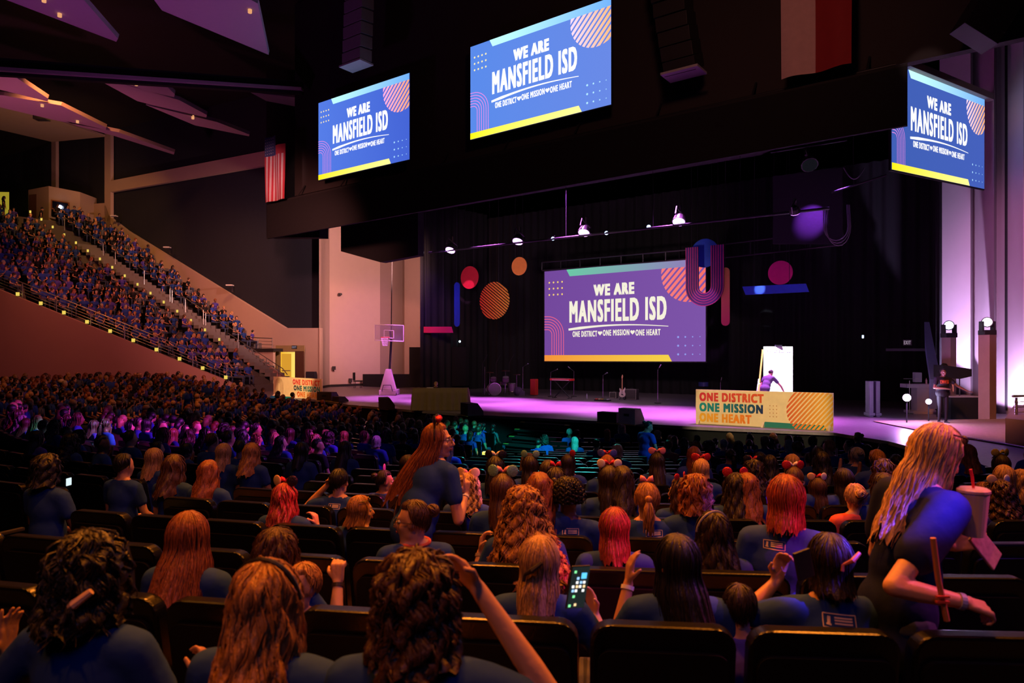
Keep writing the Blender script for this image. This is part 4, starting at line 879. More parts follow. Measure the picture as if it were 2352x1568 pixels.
for sx in (0, .3):
    m = MB(); m.tube([q+Vector((sx-.25, -.1, 0)), q+Vector((sx, .1, 1.25))], .02, 6); part(m.build('rail', M_white), t)
for k in range(4): m = MB(); a_ = q+Vector((-.25, -.1, 0)).lerp(Vector((0, .1, 1.25)), .2+.22*k); m.tube([a_, a_+Vector((.3, 0, 0))], .018, 6); part(m.build('rung', M_white), t)

# ================================================================== PODIUM SIDE
pd = FL(2110, 948); t = thing('podium', 'pale podium desk with an overhanging top near the piers', 'podium', pd); M_pod = mat('podium_white', (.55, .50, .58), .5)
d1_ = Vector((1, -.12, 0)).normalized(); d2_ = Vector((-d1_.y, d1_.x, 0)); axp = (d1_, d2_, UP)
m = MB(); m.box(pd+d1_*.15+UP*.5, (.62, .5, .86), axp); part(m.build('body', M_pod, bevel=.01), t)
m = MB(); m.box(pd+d1_*.0+UP*1.0, (1.05, .62, .14), axp); part(m.build('top', M_pod, bevel=.01), t)
m = MB(); m.box(pd+d1_*.1+UP*.05-d2_*.1, (1.0, .8, .1), axp); part(m.build('plinth', M_pod, bevel=.01), t)
m = MB(); m.box(pd+UP*1.31-d1_*.05, (.24, .22, .36), axp); m2 = m.build('desk_speaker', mat('grey_speaker', (.40, .40, .45), .5), bevel=.02); tag(m2, 'boxy pale loudspeaker standing on the podium', 'loudspeaker')
m = MB(); q = pd+UP*1.07+d1_*.22-d2_*.1; m.tube([q, q+UP*.14, q+UP*.17, q+UP*.21], [.032, .032, .012, .012], 10); tag(m.build('water_bottle', mat('bottle_pink', (.6, .3, .3), .2)), 'small plastic bottle on the podium beside the loudspeaker', 'bottle')
q = FL(2089, 950)-UP*0; t = thing('music_stand', 'thin music stand at the corner of the podium', 'music stand', q); m = MB(); m.tube([q, q+UP*1.2], .014, 6); part(m.build('pole', M_steel), t); m = MB(); m.box(q+UP*1.27+d1_*.05, (.5, .05, .02), axp); part(m.build('tray', M_steel), t); m = MB(); m.tube([q, q+UP*.02], .14, 12); part(m.build('base', M_metal), t)
def floor_light(px, py, Y, r, lab, k):
    p = P(px, py, Y); t = thing('floor_light', lab, 'stage light', Vector((p.x, p.y, STZ))); fw = (Vector((.6, 0, 0))-p); fw.z = 0; fw.normalize()
    m = MB(); m.tube([p-fw*.3, p-fw*.12, p], [r*.6, r*1.05, r*1.1], 14); part(m.build('lamp_head', M_case), t); m = MB(); m.tube([p, p+fw*.012], r, 14); part(m.build('lens', emat('floorlens%d' % px, (.9, .6, 1), k)), t)
    m = MB(); q_ = Vector((p.x, p.y, STZ))-fw*.15; m.tube([q_, q_+UP*.03], .14, 14); m.tube([q_+UP*.03, q_+UP*(p.z-STZ)], .02, 8); part(m.build('stand', M_black), t)
floor_light(2083, 913, 21.5, .11, 'dazzling violet floor lamp in front of the podium', 60)
floor_light(2133, 922, 22.0, .085, 'second smaller floor lamp at the foot of the podium', 18)
d = bpy.data.lights.new('point', 'POINT'); d.energy = 150; d.color = (.7, .3, 1); d.shadow_soft_size = .08; o = bpy.data.objects.new('point', d); col.objects.link(o); o.location = P(2083, 910, 21.2)
d = bpy.data.lights.new('point', 'POINT'); d.energy = 50; d.color = (.75, .7, 1); d.shadow_soft_size = .08; o = bpy.data.objects.new('point', d); col.objects.link(o); o.location = P(2133, 915, 21.6)
for (xa, xb, yt, yb, Y, lab) in ((2165, 2194, 775, 958, 24.2, 'pale square column with a moving light behind the camera operator'), (2250, 2285, 769, 963, 23.0, 'taller brown-lit square column with a moving light nearest the apron block')):
    c = P((xa+xb)/2, 0, Y); w_ = (xb-xa)/F*Y*.72; zt = -(yt-HY)/F*Y; t = thing('light_column', lab, 'column', (c.x, c.y, STZ)); m = MB(); m.box((c.x, c.y, (zt+STZ)/2), (w_, w_, zt-STZ), (Vector((.9, .43, 0)).normalized(), Vector((-.43, .9, 0)).normalized(), UP)); part(m.build('shaft', mat('column_paint', (.30, .20, .19), .7), bevel=.006), t)
    t = thing('moving_light', lab.replace('pale square column with a moving light', 'moving light lit white on the column').replace('taller brown-lit square column with a moving light', 'moving light lit white on the taller column'), 'stage light', (c.x, c.y, zt))
    fw = Vector((-c.x, -c.y, 0)).normalized(); hc = Vector((c.x, c.y, zt+.42))
    m = MB(); m.box((c.x, c.y, zt+.08), (.4, .34, .16)); part(m.build('base', M_case, bevel=.02), t)
    for sg in (-1, 1): m = MB(); m.box((c.x+sg*.19, c.y, zt+.28), (.06, .2, .34)); part(m.build('yoke_arm', M_case, bevel=.015), t)
    m = MB(); m.tube([hc-fw*.2, hc-fw*.1, hc+fw*.14], [.12, .17, .17], 14); part(m.build('lamp_head', M_case), t)
    m = MB(); m.tube([hc+fw*.14, hc+fw*.15], .14, 14); part(m.build('lens', emat('mover_lens', (.75, .85, 1), 7)), t)
q = FL(2217, 962); t = thing('flight_case', 'black skirted box beneath the music desk by the piers', 'case', q); m = MB(); m.box(q+Vector((0, .4, .36)), (.95, .8, .72)); part(m.build('body', M_black, bevel=.01), t); m = MB(); m.box(q+Vector((0, .4, .74)), (.98, .84, .04)); part(m.build('lid', mat('lid_grey', (.3, .28, .3), .5)), t)
pnx = P(2210, 855, 23.4); t = thing('monitor_hood', 'broad black angled monitor hood on a thin stand against the glowing pier', 'monitor', (pnx.x, pnx.y, STZ)); m = MB(); m.prism([P(2165, 838, 23.4), P(2232, 847, 23.4), P(2232, 864, 23.4), P(2205, 870, 23.4), P(2165, 866, 23.4)], (0, .5, 0)); part(m.build('hood', M_black), t); m = MB(); q2 = P(2204, 868, 23.5); m.tube([q2, Vector((q2.x, q2.y, STZ+.7))], .02, 6); part(m.build('stand', M_metal), t)
mb = MB(); 
q1, q2 = P(2124, 740, 26), P(2148, 872, 24)
ct = thing('tied_drape', 'narrow blue drape tied back beside the podium', 'drape', q2)
for k in range(6): m = MB(); m.tube([q1+Vector((.03*k, 0, 0)), q1.lerp(q2, .5)+Vector((.05*k-.12, 0, 0)), q2+Vector((.06*k-.15, 0, 0)), q2+Vector((.06*k-.15, 0, -1.0))], [.02, .05, .05, .06], 6); part(m.build('fold', mat('blue_drape', (.10, .13, .25), .8)), ct)
for k, x in enumerate((1997, 2012)):
    q = P(x, 915, 24); m = MB(); m.box((q.x, q.y, STZ+.62), (.14, .3, 1.24)); m.box((q.x, q.y, STZ+.1), (.2, .4, .1)); tag(m.build('stacked_chair', mat('chair_grey', (.12, .10, .16), .5), bevel=.02), ['folded grey chair leaning in the dark behind the stage edge', 'second folded chair close to the podium side'][k], 'folded chair')
q = P(1982, 773, 27); m = MB(); m.box(q, (.06, .03, .12)); tag(m.build('indicator_lamp', emat('indicator', (.5, .7, 1), 3)), 'tiny bluish indicator glowing in the dark above the folded chairs', 'indicator')
# teal floor slot beyond the hanging blue pill (lit doorway behind the masking wall)
m = MB(); m.prism([SP(1003, 780, 13), SP(1067, 780, 13), SP(1067, 797, 13), SP(1003, 797, 13)], N*.1); struct(m.build('trim_6', mat('blue_wall', (.05, .25, .45), .6)))
spot(SP(1040, 775, 12), SP(1040, 790, 13), 70, (.2, .6, 1), 80, .8, .05)
t = stage_light(1056, 784, 12, 'small cyan lamp above the dark masking wall', .07, (.5, .85, 1), 8, (0, -.9, -.3))
# thing at stage left: music chair
q = P(822, 889, 45); t = thing('side_chair', 'dark chair standing against the cream wall beside the masking wall', 'chair', (q.x, q.y, STZ)); m = MB(); m.box((q.x, q.y, STZ+.45), (.5, .5, .07)); part(m.build('seat', M_dark), t); m = MB(); m.box((q.x-.25, q.y, STZ+.75), (.06, .5, .5)); part(m.build('backrest', M_dark), t)
for sx in (-.2, .2):
    for sy in (-.2, .2): m = MB(); m.tube([(q.x+sx, q.y+sy, STZ), (q.x+sx, q.y+sy, STZ+.45)], .02, 5); part(m.build('leg', M_metal), t)
# ================================================================== PEOPLE
M_skin = [mat('skin_fair', (.62, .33, .22), .5, var=.06, bump=.05), mat('skin_tan', (.45, .22, .13), .5, var=.06), mat('skin_deep', (.16, .075, .045), .45, var=.06)]
def cloth_mat(name, c): return mat(name, c, .85, var=.10, vs_=5, bump=.35, bs=9, spec=.2)
M_shirt = {'navy': cloth_mat('shirt_navy', (.018, .055, .25)), 'blue': cloth_mat('shirt_blue', (.03, .07, .42)), 'coral': cloth_mat('shirt_coral', (.75, .12, .10)), 'black': cloth_mat('shirt_black', (.015, .015, .02)), 'dress': cloth_mat('dress_navy', (.004, .009, .07)),
           'white': cloth_mat('shirt_white', (.55, .5, .48)), 'red': cloth_mat('shirt_red', (.6, .03, .03)), 'purple': cloth_mat('shirt_purple', (.08, .06, .40)), 'grey': cloth_mat('shirt_grey', (.12, .13, .17))}
M_jeans = cloth_mat('jeans', (.05, .07, .14)); M_print = mat('shirt_print', (.75, .62, .55), .7)
HC = {'blonde': (.52, .30, .12), 'golden': (.42, .19, .06), 'auburn': (.26, .075, .025), 'red': (.36, .06, .03), 'brown': (.075, .03, .013), 'dark': (.020, .010, .007), 'black': (.007, .005, .005), 'grey': (.38, .34, .32), 'pinkblonde': (.62, .38, .26)}
def hair_mat(cn):
    nm = 'hair_'+cn
    if nm in MATS: return MATS[nm]
    c = HC[cn]; m = bpy.data.materials.new(nm); m.use_nodes = True; nt = m.node_tree; b = nt.nodes['Principled BSDF']
    tc = nt.nodes.new('ShaderNodeTexCoord'); mp = nt.nodes.new('ShaderNodeMapping'); mp.inputs['Scale'].default_value = (150, 150, 9)
    n = nt.nodes.new('ShaderNodeTexNoise'); n.inputs['Scale'].default_value = 1; n.inputs['Detail'].default_value = 3; n.inputs['Distortion'].default_value = .6
    r = nt.nodes.new('ShaderNodeValToRGB'); e = r.color_ramp.elements
    e[0].position = .32; e[0].color = tuple(v*.42 for v in c)+(1,); e[1].position = .70; e[1].color = tuple(min(1, v*1.5) for v in c)+(1,)
    nt.links.new(tc.outputs['Object'], mp.inputs[0]); nt.links.new(mp.outputs[0], n.inputs['Vector']); nt.links.new(n.outputs['Fac'], r.inputs[0]); nt.links.new(r.outputs[0], b.inputs['Base Color'])
    bp = nt.nodes.new('ShaderNodeBump'); bp.inputs['Strength'].default_value = .7; bp.inputs['Distance'].default_value = .006
    nt.links.new(n.outputs['Fac'], bp.inputs['Height']); nt.links.new(bp.outputs[0], b.inputs['Normal'])
    b.inputs['Roughness'].default_value = .42; b.inputs['Specular IOR Level'].default_value = .6; MATS[nm] = m; return m

def cap(mb, p0, p1, r0, r1, n=10):
    p0, p1 = Vector(p0), Vector(p1); d = p1-p0; l = d.length
    if l < 1e-6: mb.ball(p0, r0, n, 6); return
    d /= l; pts = []; rr = []
    for q in (.98, .75, .4, 0): pts.append(p0-d*r0*q); rr.append(r0*math.sqrt(max(0.02, 1-q*q)))
    for q in (0, .4, .75, .98): pts.append(p1+d*r1*q); rr.append(r1*math.sqrt(max(0.02, 1-q*q)))
    mb.tube(pts, rr, n)
def blob(prims, vox, name, smooth=2, fac=.5, mats=None, tags=False, dec=1):
    mb = MB()
    for p in prims:
        if p[0] == 'c': cap(mb, p[1], p[2], p[3], p[4])
        else: mb.ball(p[1], p[2], 14, 9, p[3])
    me = bpy.data.meshes.new('t'); me.from_pydata(mb.v, [], mb.f)
    bm = bmesh.new(); bm.from_mesh(me); bmesh.ops.recalc_face_normals(bm, faces=bm.faces); bm.to_mesh(me); bm.free()
    ob = bpy.data.objects.new('t', me); col.objects.link(ob)
    r = ob.modifiers.new('r', 'REMESH'); r.mode = 'VOXEL'; r.voxel_size = vox
    s = ob.modifiers.new('s', 'SMOOTH'); s.iterations = smooth; s.factor = fac
    if dec < 1: q = ob.modifiers.new('d', 'DECIMATE'); q.ratio = dec
    out = bpy.data.meshes.new_from_object(ob.evaluated_get(bpy.context.evaluated_depsgraph_get())); out.name = name
    bpy.data.objects.remove(ob); bpy.data.meshes.remove(me)
    out.polygons.foreach_set('use_smooth', [True]*len(out.polygons))
    out.materials.clear()
    for m in mats or []: out.materials.append(m)
    if tags:
        def sd(p, c):
            if p[0] == 'c':
                a, b = Vector(p[1]), Vector(p[2]); ab = b-a; t = max(0, min(1, (c-a).dot(ab)/max(ab.length_squared, 1e-9))); return (c-a-ab*t).length-(p[3]+(p[4]-p[3])*t)
            d = c-Vector(p[1]); 
            if p[3] is not None: d = p[3].transposed() @ d
            k = math.sqrt(sum((d[i]/p[2][i])**2 for i in range(3))); return (k-1)*min(p[2])
        out.polygons.foreach_set('material_index', [min(prims, key=lambda p: sd(p, f.center))[-1] for f in out.polygons])
    return out
def hand(prims, w_, d, palm, right, curl=.5, s=1.0, point=False):
    """five separate fingers growing out of a palm; d finger direction, palm the palm normal"""
    d = Vector(d).normalized(); palm = Vector(palm); palm = (palm-d*palm.dot(d)).normalized(); sd = d.cross(palm)*(1 if right else -1)   # towards the thumb
    w_ = Vector(w_); kn = w_+d*.085*s
    for k in (-.026, 0, .026): prims.append(('c', w_+d*.012+sd*k*.6*s, kn+sd*k*s, .015*s, .0135*s, 0))
    for i, (k, L) in enumerate(((.030, .072), (.010, .080), (-.010, .074), (-.029, .058))):
        c = curl*(.2 if (point and i == 0) else 1.5 if point else 1.0)*(1+.12*i); p = kn+sd*k*s; dd = d+sd*k*1.6; seg = (.44, .32, .24); a = 0
        for q in range(3):
            a += c*(.55 if q == 0 else .75); v = (dd.normalized()*math.cos(a)+palm*math.sin(a)); n_ = p+v*L*seg[q]*s; prims.append(('c', p, n_, (.0092-.0009*q)*s, (.0083-.0009*q)*s, 0)); p = n_
    p = w_+d*.03*s+sd*.026*s; v = (d*.65+sd*.75+palm*.25).normalized(); n_ = p+v*.040*s; prims.append(('c', p, n_, .0125*s, .0105*s, 0)); v2 = (d*.85+sd*.35+palm*.45*(1+curl)).normalized(); prims.append(('c', n_, n_+v2*.033*s, .0100*s, .0082*s, 0))

def skeleton(kind='sit', lean=0, side=0, yaw=0, pitch=0, twist=0, roll=0):
    h = .52 if kind == 'sit' else .93
    hip = Vector((0, 0, h)); Mt = Matrix.Translation(hip) @ Matrix.Rotation(twist, 4, 'Z') @ Matrix.Rotation(-lean, 4, 'X') @ Matrix.Rotation(side, 4, 'Y')
    T = lambda x, y, z: Mt @ Vector((x, y, z))
    nb = T(0, -.015, .535); Mh = Matrix.Translation(nb) @ Matrix.Rotation(twist+yaw, 4, 'Z') @ Matrix.Rotation(-(lean*.4+pitch), 4, 'X') @ Matrix.Rotation(roll, 4, 'Y') @ Matrix.Translation((0, .02, .125))
    return dict(kind=kind, hip=hip, T=T, nb=nb, Mh=Mh, h=h)
def body_prims(sk, arms, hands=True, w=1.0, legs=True):
    T, h = sk['T'], sk['h']; Mh = sk['Mh']; Rm = Mh.to_3x3(); P_ = []
    for c, r in (((0, 0, .02), (.165*w, .125, .13)), ((0, .005, .17), (.14*w, .108, .16)), ((0, -.005, .35), (.155*w, .108, .16))): P_.append(('e', T(*c), r, Rm*0+sk['T'](0, 0, 0).to_track_quat('Z', 'Y').to_matrix()*0+Matrix.Identity(3), 1))
    P_.append(('c', T(-.125*w, -.01, .46), T(.125*w, -.01, .46), .062, .062, 1)); P_.append(('c', T(-.05, -.02, .50), T(.05, -.02, .50), .055, .055, 1))
    P_.append(('c', sk['nb']-Vector((0, 0, .03)), Mh @ Vector((0, -.025, -.05)), .054, .050, 0))
    H = lambda x, y, z: Mh @ Vector((x, y, z))
    P_ += [('e', H(0, -.012, .022), (.074, .092, .090), Rm, 0), ('e', H(0, .022, -.035), (.058, .066, .082), Rm, 0), ('e', H(0, .062, -.098), (.026, .020, .018), Rm, 0), ('c', H(-.035, .01, -.075), H(-.012, .06, -.10), .028, .018, 0), ('c', H(.035, .01, -.075), H(.012, .06, -.10), .028, .018, 0),
           ('c', H(0, .086, .012), H(0, .108, -.030), .008, .0125, 0), ('e', H(0, .095, -.036), (.017, .012, .009), Rm, 0), ('e', H(0, .076, .024), (.042, .013, .011), Rm, 0), ('e', H(0, .083, -.062), (.021, .010, .009), Rm, 0),
           ('e', H(-.038, .055, -.03), (.022, .022, .022), Rm, 0), ('e', H(.038, .055, -.03), (.022, .022, .022), Rm, 0), ('e', H(-.077, -.008, -.008), (.009, .019, .031), Rm, 0), ('e', H(.077, -.008, -.008), (.009, .019, .031), Rm, 0)]
    js = []
    for i, sg in enumerate((-1, 1)):
        sh = T(sg*.165*w, -.01, .455); a = arms[i]
        if a is None: el, wr, hd, pm, cu, pt = T(sg*.235*w, .05, .20), None, None, None, .5, False; wr = Vector((sg*.10, .30, h+.10)) if sk['kind'] == 'sit' else T(sg*.25, .10, -.02); hd = (Vector((-sg*.3, 1, -.1)) if sk['kind'] == 'sit' else Vector((0, .15, -1))); pm = Vector((0, 0, -1)) if sk['kind'] == 'sit' else Vector((-sg, 0, 0)); cu = .5
        else: el, wr, hd, pm, cu = [Vector(q) if k < 4 else q for k, q in enumerate(a[:5])]; pt = len(a) > 5 and a[5]
        P_ += [('c', sh, sh.lerp(el, .45), .056, .050, 1), ('c', sh.lerp(el, .40), el, .044, .037, 0), ('c', el, el.lerp(wr, .35), .037, .038, 0), ('c', el.lerp(wr, .35), wr, .038, .024, 0)]
        js.append((sh, el, wr))
        if hands: hand(P_, wr, hd, pm, sg > 0, cu, 1.0, pt)
        else: P_.append(('c', wr, wr+Vector(hd).normalized()*.12, .03, .022, 0))
    if legs:
        for sg in (-1, 1):
            hp = Vector((sg*.09, 0, h-.02))
            if sk['kind'] == 'sit': kn, an = Vector((sg*.11, .43, .50)), Vector((sg*.11, .40, .09))
            else: kn, an = Vector((sg*.10, .02, .50)), Vector((sg*.11, -.01, .09))
            P_ += [('c', hp, kn, .088, .060, 2), ('c', kn, an, .056, .038, 2), ('c', an+Vector((0, -.02, -.04)), an+Vector((0, .15, -.055)), .038, .03, 3)]
    sk['js'] = js; return P_
def shirt_prims(sk, w=1.0, sleeve=.52, dress=False, puff=0):
    T = sk['T']; P_ = []; I = Matrix.Identity(3); h = sk['h']
    for c, r in (((0, 0, .02), (.180*w, .142, .15)), ((0, .0, .17), (.158*w, .127, .17)), ((0, -.005, .35), (.170*w, .123, .165))): P_.append(('e', T(*c), r, I, 0))
    P_.append(('c', T(-.125*w, -.01, .458), T(.125*w, -.01, .458), .073, .073, 0)); P_.append(('c', T(-.05, -.022, .488), T(.05, -.022, .488), .063, .063, 0))
    for sh, el, wr in sk['js']: P_.append(('c', sh, sh.lerp(el, sleeve), .067+puff, .064+puff, 0))
    if dress:
        for z, r in ((-.12, .19), (-.3, .22), (-.5, .26), (-.62, .28)): P_.append(('e', Vector((0, 0, h+z)), (r, r*.85, .16), I, 0))
    return P_

def rnd_phase(rr, n): return [(rr.uniform(0, 6.28), rr.uniform(.6, 1.4)) for _ in range(n)]
class HairField:
    def __init__(s, L, wave=0, lam=.12, vol=1.0, open_=62, flare=.0, seed=1, front=None, e0=40, back=0, drape=1.0, short=False):
        s.__dict__.update(locals()); rr = random.Random(seed); s.ph = [(rr.choice((2, 3, 5, 7, 11, 13, 17, 23, 29, 37)), rr.uniform(0, 6.28), rr.uniform(-5, 5)) for _ in range(14)]
        s.wp = [(k, rr.uniform(0, 6.28)) for k in (1, 3, 5, 9, 14)]; s.rx, s.ry, s.rz = .087*vol, .104*vol, .112*vol; s.front = L if front is None else front
    def total(s, th):
        a = abs(math.degrees(th)); arc = s.rz*1.5
        n = 1+.07*math.sin(7*th+s.ph[0][1])+.05*math.sin(17*th+s.ph[1][1])
        if a < s.open_-10: return s.rz*1.55*(90-s.e0)/90*1.0
        k = min(1, (a-(s.open_-10))/14); k = k*k*(3-2*k); full = arc+(s.front+(s.L-s.front)*min(1, max(0, (a-s.open_)/60)))*n
        return s.rz*1.55*(90-s.e0)/90*(1-k)+full*k
    def pt(s, th, d, off=0):
        arc = s.rz*1.5; e = PI/2*(1-d/arc)
        if e > 0 or s.short: x, y, z = s.rx*math.cos(e)*math.sin(th), s.ry*math.cos(e)*math.cos(th), s.rz*math.sin(e); t = 0
        else:
            t = d-arc; f = 1+s.flare*min(t/.2, 1.5)-.10*math.sin(min(1, t/.12)*PI)*(1 if s.wave < .01 else .2)
            x, y = s.rx*math.sin(th)*f, s.ry*math.cos(th)*f; z = -t
            b = max(0, t-.05)*.34*s.drape
            y -= b*(.45+.55*max(0, -math.cos(th)))+s.back*t
        q = sum(math.sin(k*th+p+dr*d*2.2) for k, p, dr in s.ph)/14
        r = Vector((math.sin(th), math.cos(th), 0)) if t > 0 else Vector((math.cos(e)*math.sin(th), math.cos(e)*math.cos(th), math.sin(e)))
        v = Vector((x, y, z))+Vector((0, -.012, .018))+r*(off+q*.008*(1 if t or s.wave > .015 else .5))
        if s.wave:
            ph = sum(math.sin(k*th+p) for k, p in s.wp)*1.6; g = min(1, d/.12); tang = Vector((math.cos(th), -math.sin(th), 0))
            v += r*s.wave*g*math.sin(2*PI*d/s.lam+ph)+tang*s.wave*.8*g*math.cos(2*PI*d/s.lam+ph*1.3)
        return v
def hair_mesh(hf, nth=90, ns=34, locks=120, lr=.0055, seed=3, extra=None, seg=14, sides=4):
    mb = MB(); rr = random.Random(seed); vs = []
    for i in range(nth):
        th = -PI+2*PI*i/nth; T = hf.total(th)
        hug = hf.short or abs(math.degrees(th)) < hf.open_-2
        for j in range(ns+1): vs.append(hf.pt(th, max(.002, T*j/ns), -.013*max(0, (j/ns-.72)/.28)**1.5 if hug else 0))
    mb.add(vs, [(i*(ns+1)+j, ((i+1) % nth)*(ns+1)+j, ((i+1) % nth)*(ns+1)+j+1, i*(ns+1)+j+1) for i in range(nth) for j in range(ns)])
    mb.cur = 1
    for _ in range(locks):
        th = rr.uniform(-PI, PI)
        if abs(math.degrees(th)) < hf.open_-12 and rr.random() < .8: continue
        T = hf.total(th)*rr.uniform(.86, 1.06); d0 = rr.uniform(.0, .12); o0 = rr.uniform(.0, .008); dr = rr.uniform(-.25, .25); ph = rr.uniform(0, 6.28)
        if T < d0+.05: continue
        pts = []; rad = []
        for j in range(seg+1):
            q = j/seg; d = d0+(T-d0)*q; pts.append(hf.pt(th+dr*q+.10*math.sin(ph+q*5), d, o0*(min(1, q*6))-.002)); rad.append(lr*(1-.75*q**3)*(.4+.6*min(1, q*5))*rr.uniform(.9, 1.1))
        mb.tube(pts, rad, sides, False)
    if extra: extra(mb, rr)
    return mb
def bun(c, r, n=26):
    def f(mb, rr):
        mb.cur = 0; mb.ball(c, (r*.8, r*.75, r*.8), 16, 10); mb.cur = 1
        for k in range(n):
            u_ = Vector((rr.gauss(0, 1), rr.gauss(0, 1), rr.gauss(0, 1))).normalized(); v_ = u_.orthogonal().normalized(); a = rr.uniform(0, 6.28)
            mb.tube([Vector(c)+(u_*math.cos(a+j*.4)+v_*math.sin(a+j*.4))*r*.82 for j in range(10)], r*.14, 5, False)
    return f
def tail(c, L, w_=.035, n=50, wave=.012):
    def f(mb, rr):
        mb.cur = 1; mb.ball(c, .028, 10, 6)
        for k in range(n):
            a = rr.uniform(0, 6.28); q0 = rr.random()**.5; ph = rr.uniform(0, 6.28); LL = L*rr.uniform(.75, 1.05); pts = []; rad = []
            for j in range(12):
                t = j/11; sw = w_*q0*math.sin(min(1, t*1.3)*PI*.62+.1)
                pts.append(Vector(c)+Vector((math.cos(a)*sw+wave*math.sin(ph+t*7)*t, -.035*math.sin(t*2.2)+math.sin(a)*sw*.7, -LL*t+.02*math.sin(t*3))))
                rad.append(.0075*(1-.7*t**2))
            mb.tube(pts, rad, 4, False)
    return f
STY = {'straight': dict(L=.24, seed=1), 'long': dict(L=.34, seed=2, flare=.15), 'wavy': dict(L=.27, wave=.010, lam=.13, seed=3, flare=.25), 'curly': dict(L=.25, wave=.020, lam=.075, vol=1.12, seed=4, flare=.35),
       'bob': dict(L=.10, seed=5, flare=.08, drape=0), 'curlybob': dict(L=.13, wave=.016, lam=.08, vol=1.12, seed=6, flare=.15), 'bun': dict(L=.0, seed=7, open_=78, front=0, drape=0), 'tail': dict(L=.0, seed=8, open_=75, drape=0), 'short': dict(L=.012, seed=9, vol=.97, open_=80, drape=0), 'afro': dict(L=.03, wave=.014, lam=.03, vol=1.30, seed=10, drape=0)}
def make_hair(style, hi=True, seed=0, **kw):
    d = dict(STY[style]); d.update(kw); d['seed'] = d.get('seed', 1)+seed; hf = HairField(**d); ex = None
    if style == 'bun': ex = bun((0, -.128, .062), .045)
    if style == 'tail': ex = tail((0, -.125, .03), .25)
    if style in ('bun', 'tail', 'short'):           # close cap down to the nape
        hf.total0 = hf.total
        def tot(th, hf=hf):
            a = abs(math.degrees(th)); base = hf.rz*1.55*(90-40)/90
            if a < 70: return base
            k = min(1, (a-70)/25); return base+(hf.rz*(1.82+.55*max(0, (a-110)/70))-base)*k
        hf.total = tot
        hf.short = True
    if hi: return hair_mesh(hf, 96, 34, 230 if style in ('curly', 'curlybob', 'afro') else 200, .0046 if style in ('curly', 'curlybob', 'afro') else .0030, 5+seed, ex, 14, 3)
    return hair_mesh(hf, 40, 14, 34, .010 if style in ('curly', 'curlybob', 'afro') else .007, 5+seed, ex, 8, 3)

def face_parts(Mh, parent, brow='dark'):
    H = lambda x, y, z: Mh @ Vector((x, y, z))
    for sg in (-1, 1):
        m = MB(); m.ball(H(sg*.029, .071, .004), .0125, 12, 8); e = m.build('eye', mat('eye_white', (.75, .72, .7), .2), parent, smooth=True)
        m = MB(); m.ball(H(sg*.029, .0795, .004), .0062, 10, 6); m.build('iris', mat('iris_dark', (.02, .012, .01), .1), e, smooth=True)
        m = MB(); m.tube([H(sg*.014, .086, .024), H(sg*.030, .087, .029), H(sg*.047, .075, .022)], [.0025, .0032, .002], 6); m.build('eyebrow', mat('brow_dark', (.04, .02, .012), .7), parent)
    m = MB(); m.tube([H(-.020, .089, -.060), H(-.008, .0955, -.058), H(0, .0945, -.060), H(.008, .0955, -.058), H(.020, .089, -.060)], [.002, .0042, .004, .0042, .002], 6)
    m.tube([H(-.017, .089, -.066), H(0, .0955, -.069), H(.017, .089, -.066)], [.002, .005, .002], 6); m.build('lips', mat('lips', (.45, .10, .09), .4), parent, smooth=True)
def glasses(Mh, parent, sun=False, up=0):
    H = lambda x, y, z: Mh @ Vector((x, y, z+up)); m = MB()
    y0 = .102 if not up else .062
    for sg in (-1, 1):
        c = [H(sg*.033+.024*math.cos(2*PI*i/16), y0, .002+.020*math.sin(2*PI*i/16)) for i in range(17)]; m.tube(c, .0022 if not sun else .0045, 5)
        m.tube([H(sg*.057, y0, .006), H(sg*.080, .03, .008), H(sg*.082, -.03, .0)], .002 if not sun else .004, 5)
    m.tube([H(-.010, y0, .006), H(.010, y0, .006)], .002, 5)
    g = m.build('sunglasses' if sun else 'eyeglasses', mat('specs_dark', (.03, .012, .012), .25), parent)
    if sun:
        for sg in (-1, 1): m = MB(); m.add([H(sg*.033+.024*math.cos(2*PI*i/12), y0, .002+.020*math.sin(2*PI*i/12)) for i in range(12)], [tuple(range(12))]); m.build('lens', mat('sun_lens', (.03, .02, .03), .08), g)
def ears_band(Mh, parent, c1='black', c2='black', bow='red', r=.042, glit=0, tilt=0):
    cm = {'black': (.012, .012, .014), 'red': (.70, .02, .03), 'white': (.75, .7, .65), 'tan': (.70, .48, .22), 'green': (.25, .75, .35), 'blue': (.08, .10, .65), 'pink': (.80, .25, .28), 'gold': (.55, .45, .08), 'purple': (.45, .10, .45), 'none': (.05, .05, .05)}
    M = lambda k: mat('band_'+k, cm[k], .35 if not glit else .2, .3 if glit else 0, var=.9 if glit else .15, vs_=120 if glit else 20, bump=.4 if glit else .1, bs=140)
    H = lambda x, y, z: Mh @ Vector((x, y+tilt, z)); Rm = Mh.to_3x3()
    m = MB(); m.tube([H(.096*math.cos(a), -.012, .018+.112*math.sin(a)) for a in [PI*i/14 for i in range(15)]], .0045, 6); b = m.build('headband', M('black'), parent)
    for sg, c in ((-1, c1), (1, c2)):
        if c == 'none': continue
        m = MB(); m.ball(H(sg*.068, -.012, .145), (r, .010, r), 20, 10, Rm @ Matrix.Rotation(sg*.35, 3, 'Z')); m.build('ear_disc', M(c), b, smooth=True)
    if bow:
        m = MB()
        for sg in (-1, 1):
            m.tube([H(0, .004, .135), H(sg*.022, .008, .150), H(sg*.045, .006, .155)], [.006, .018, .024], 8)
        m.ball(H(0, .006, .136), .010, 8, 6); m.build('bow', M(bow), b, smooth=True)
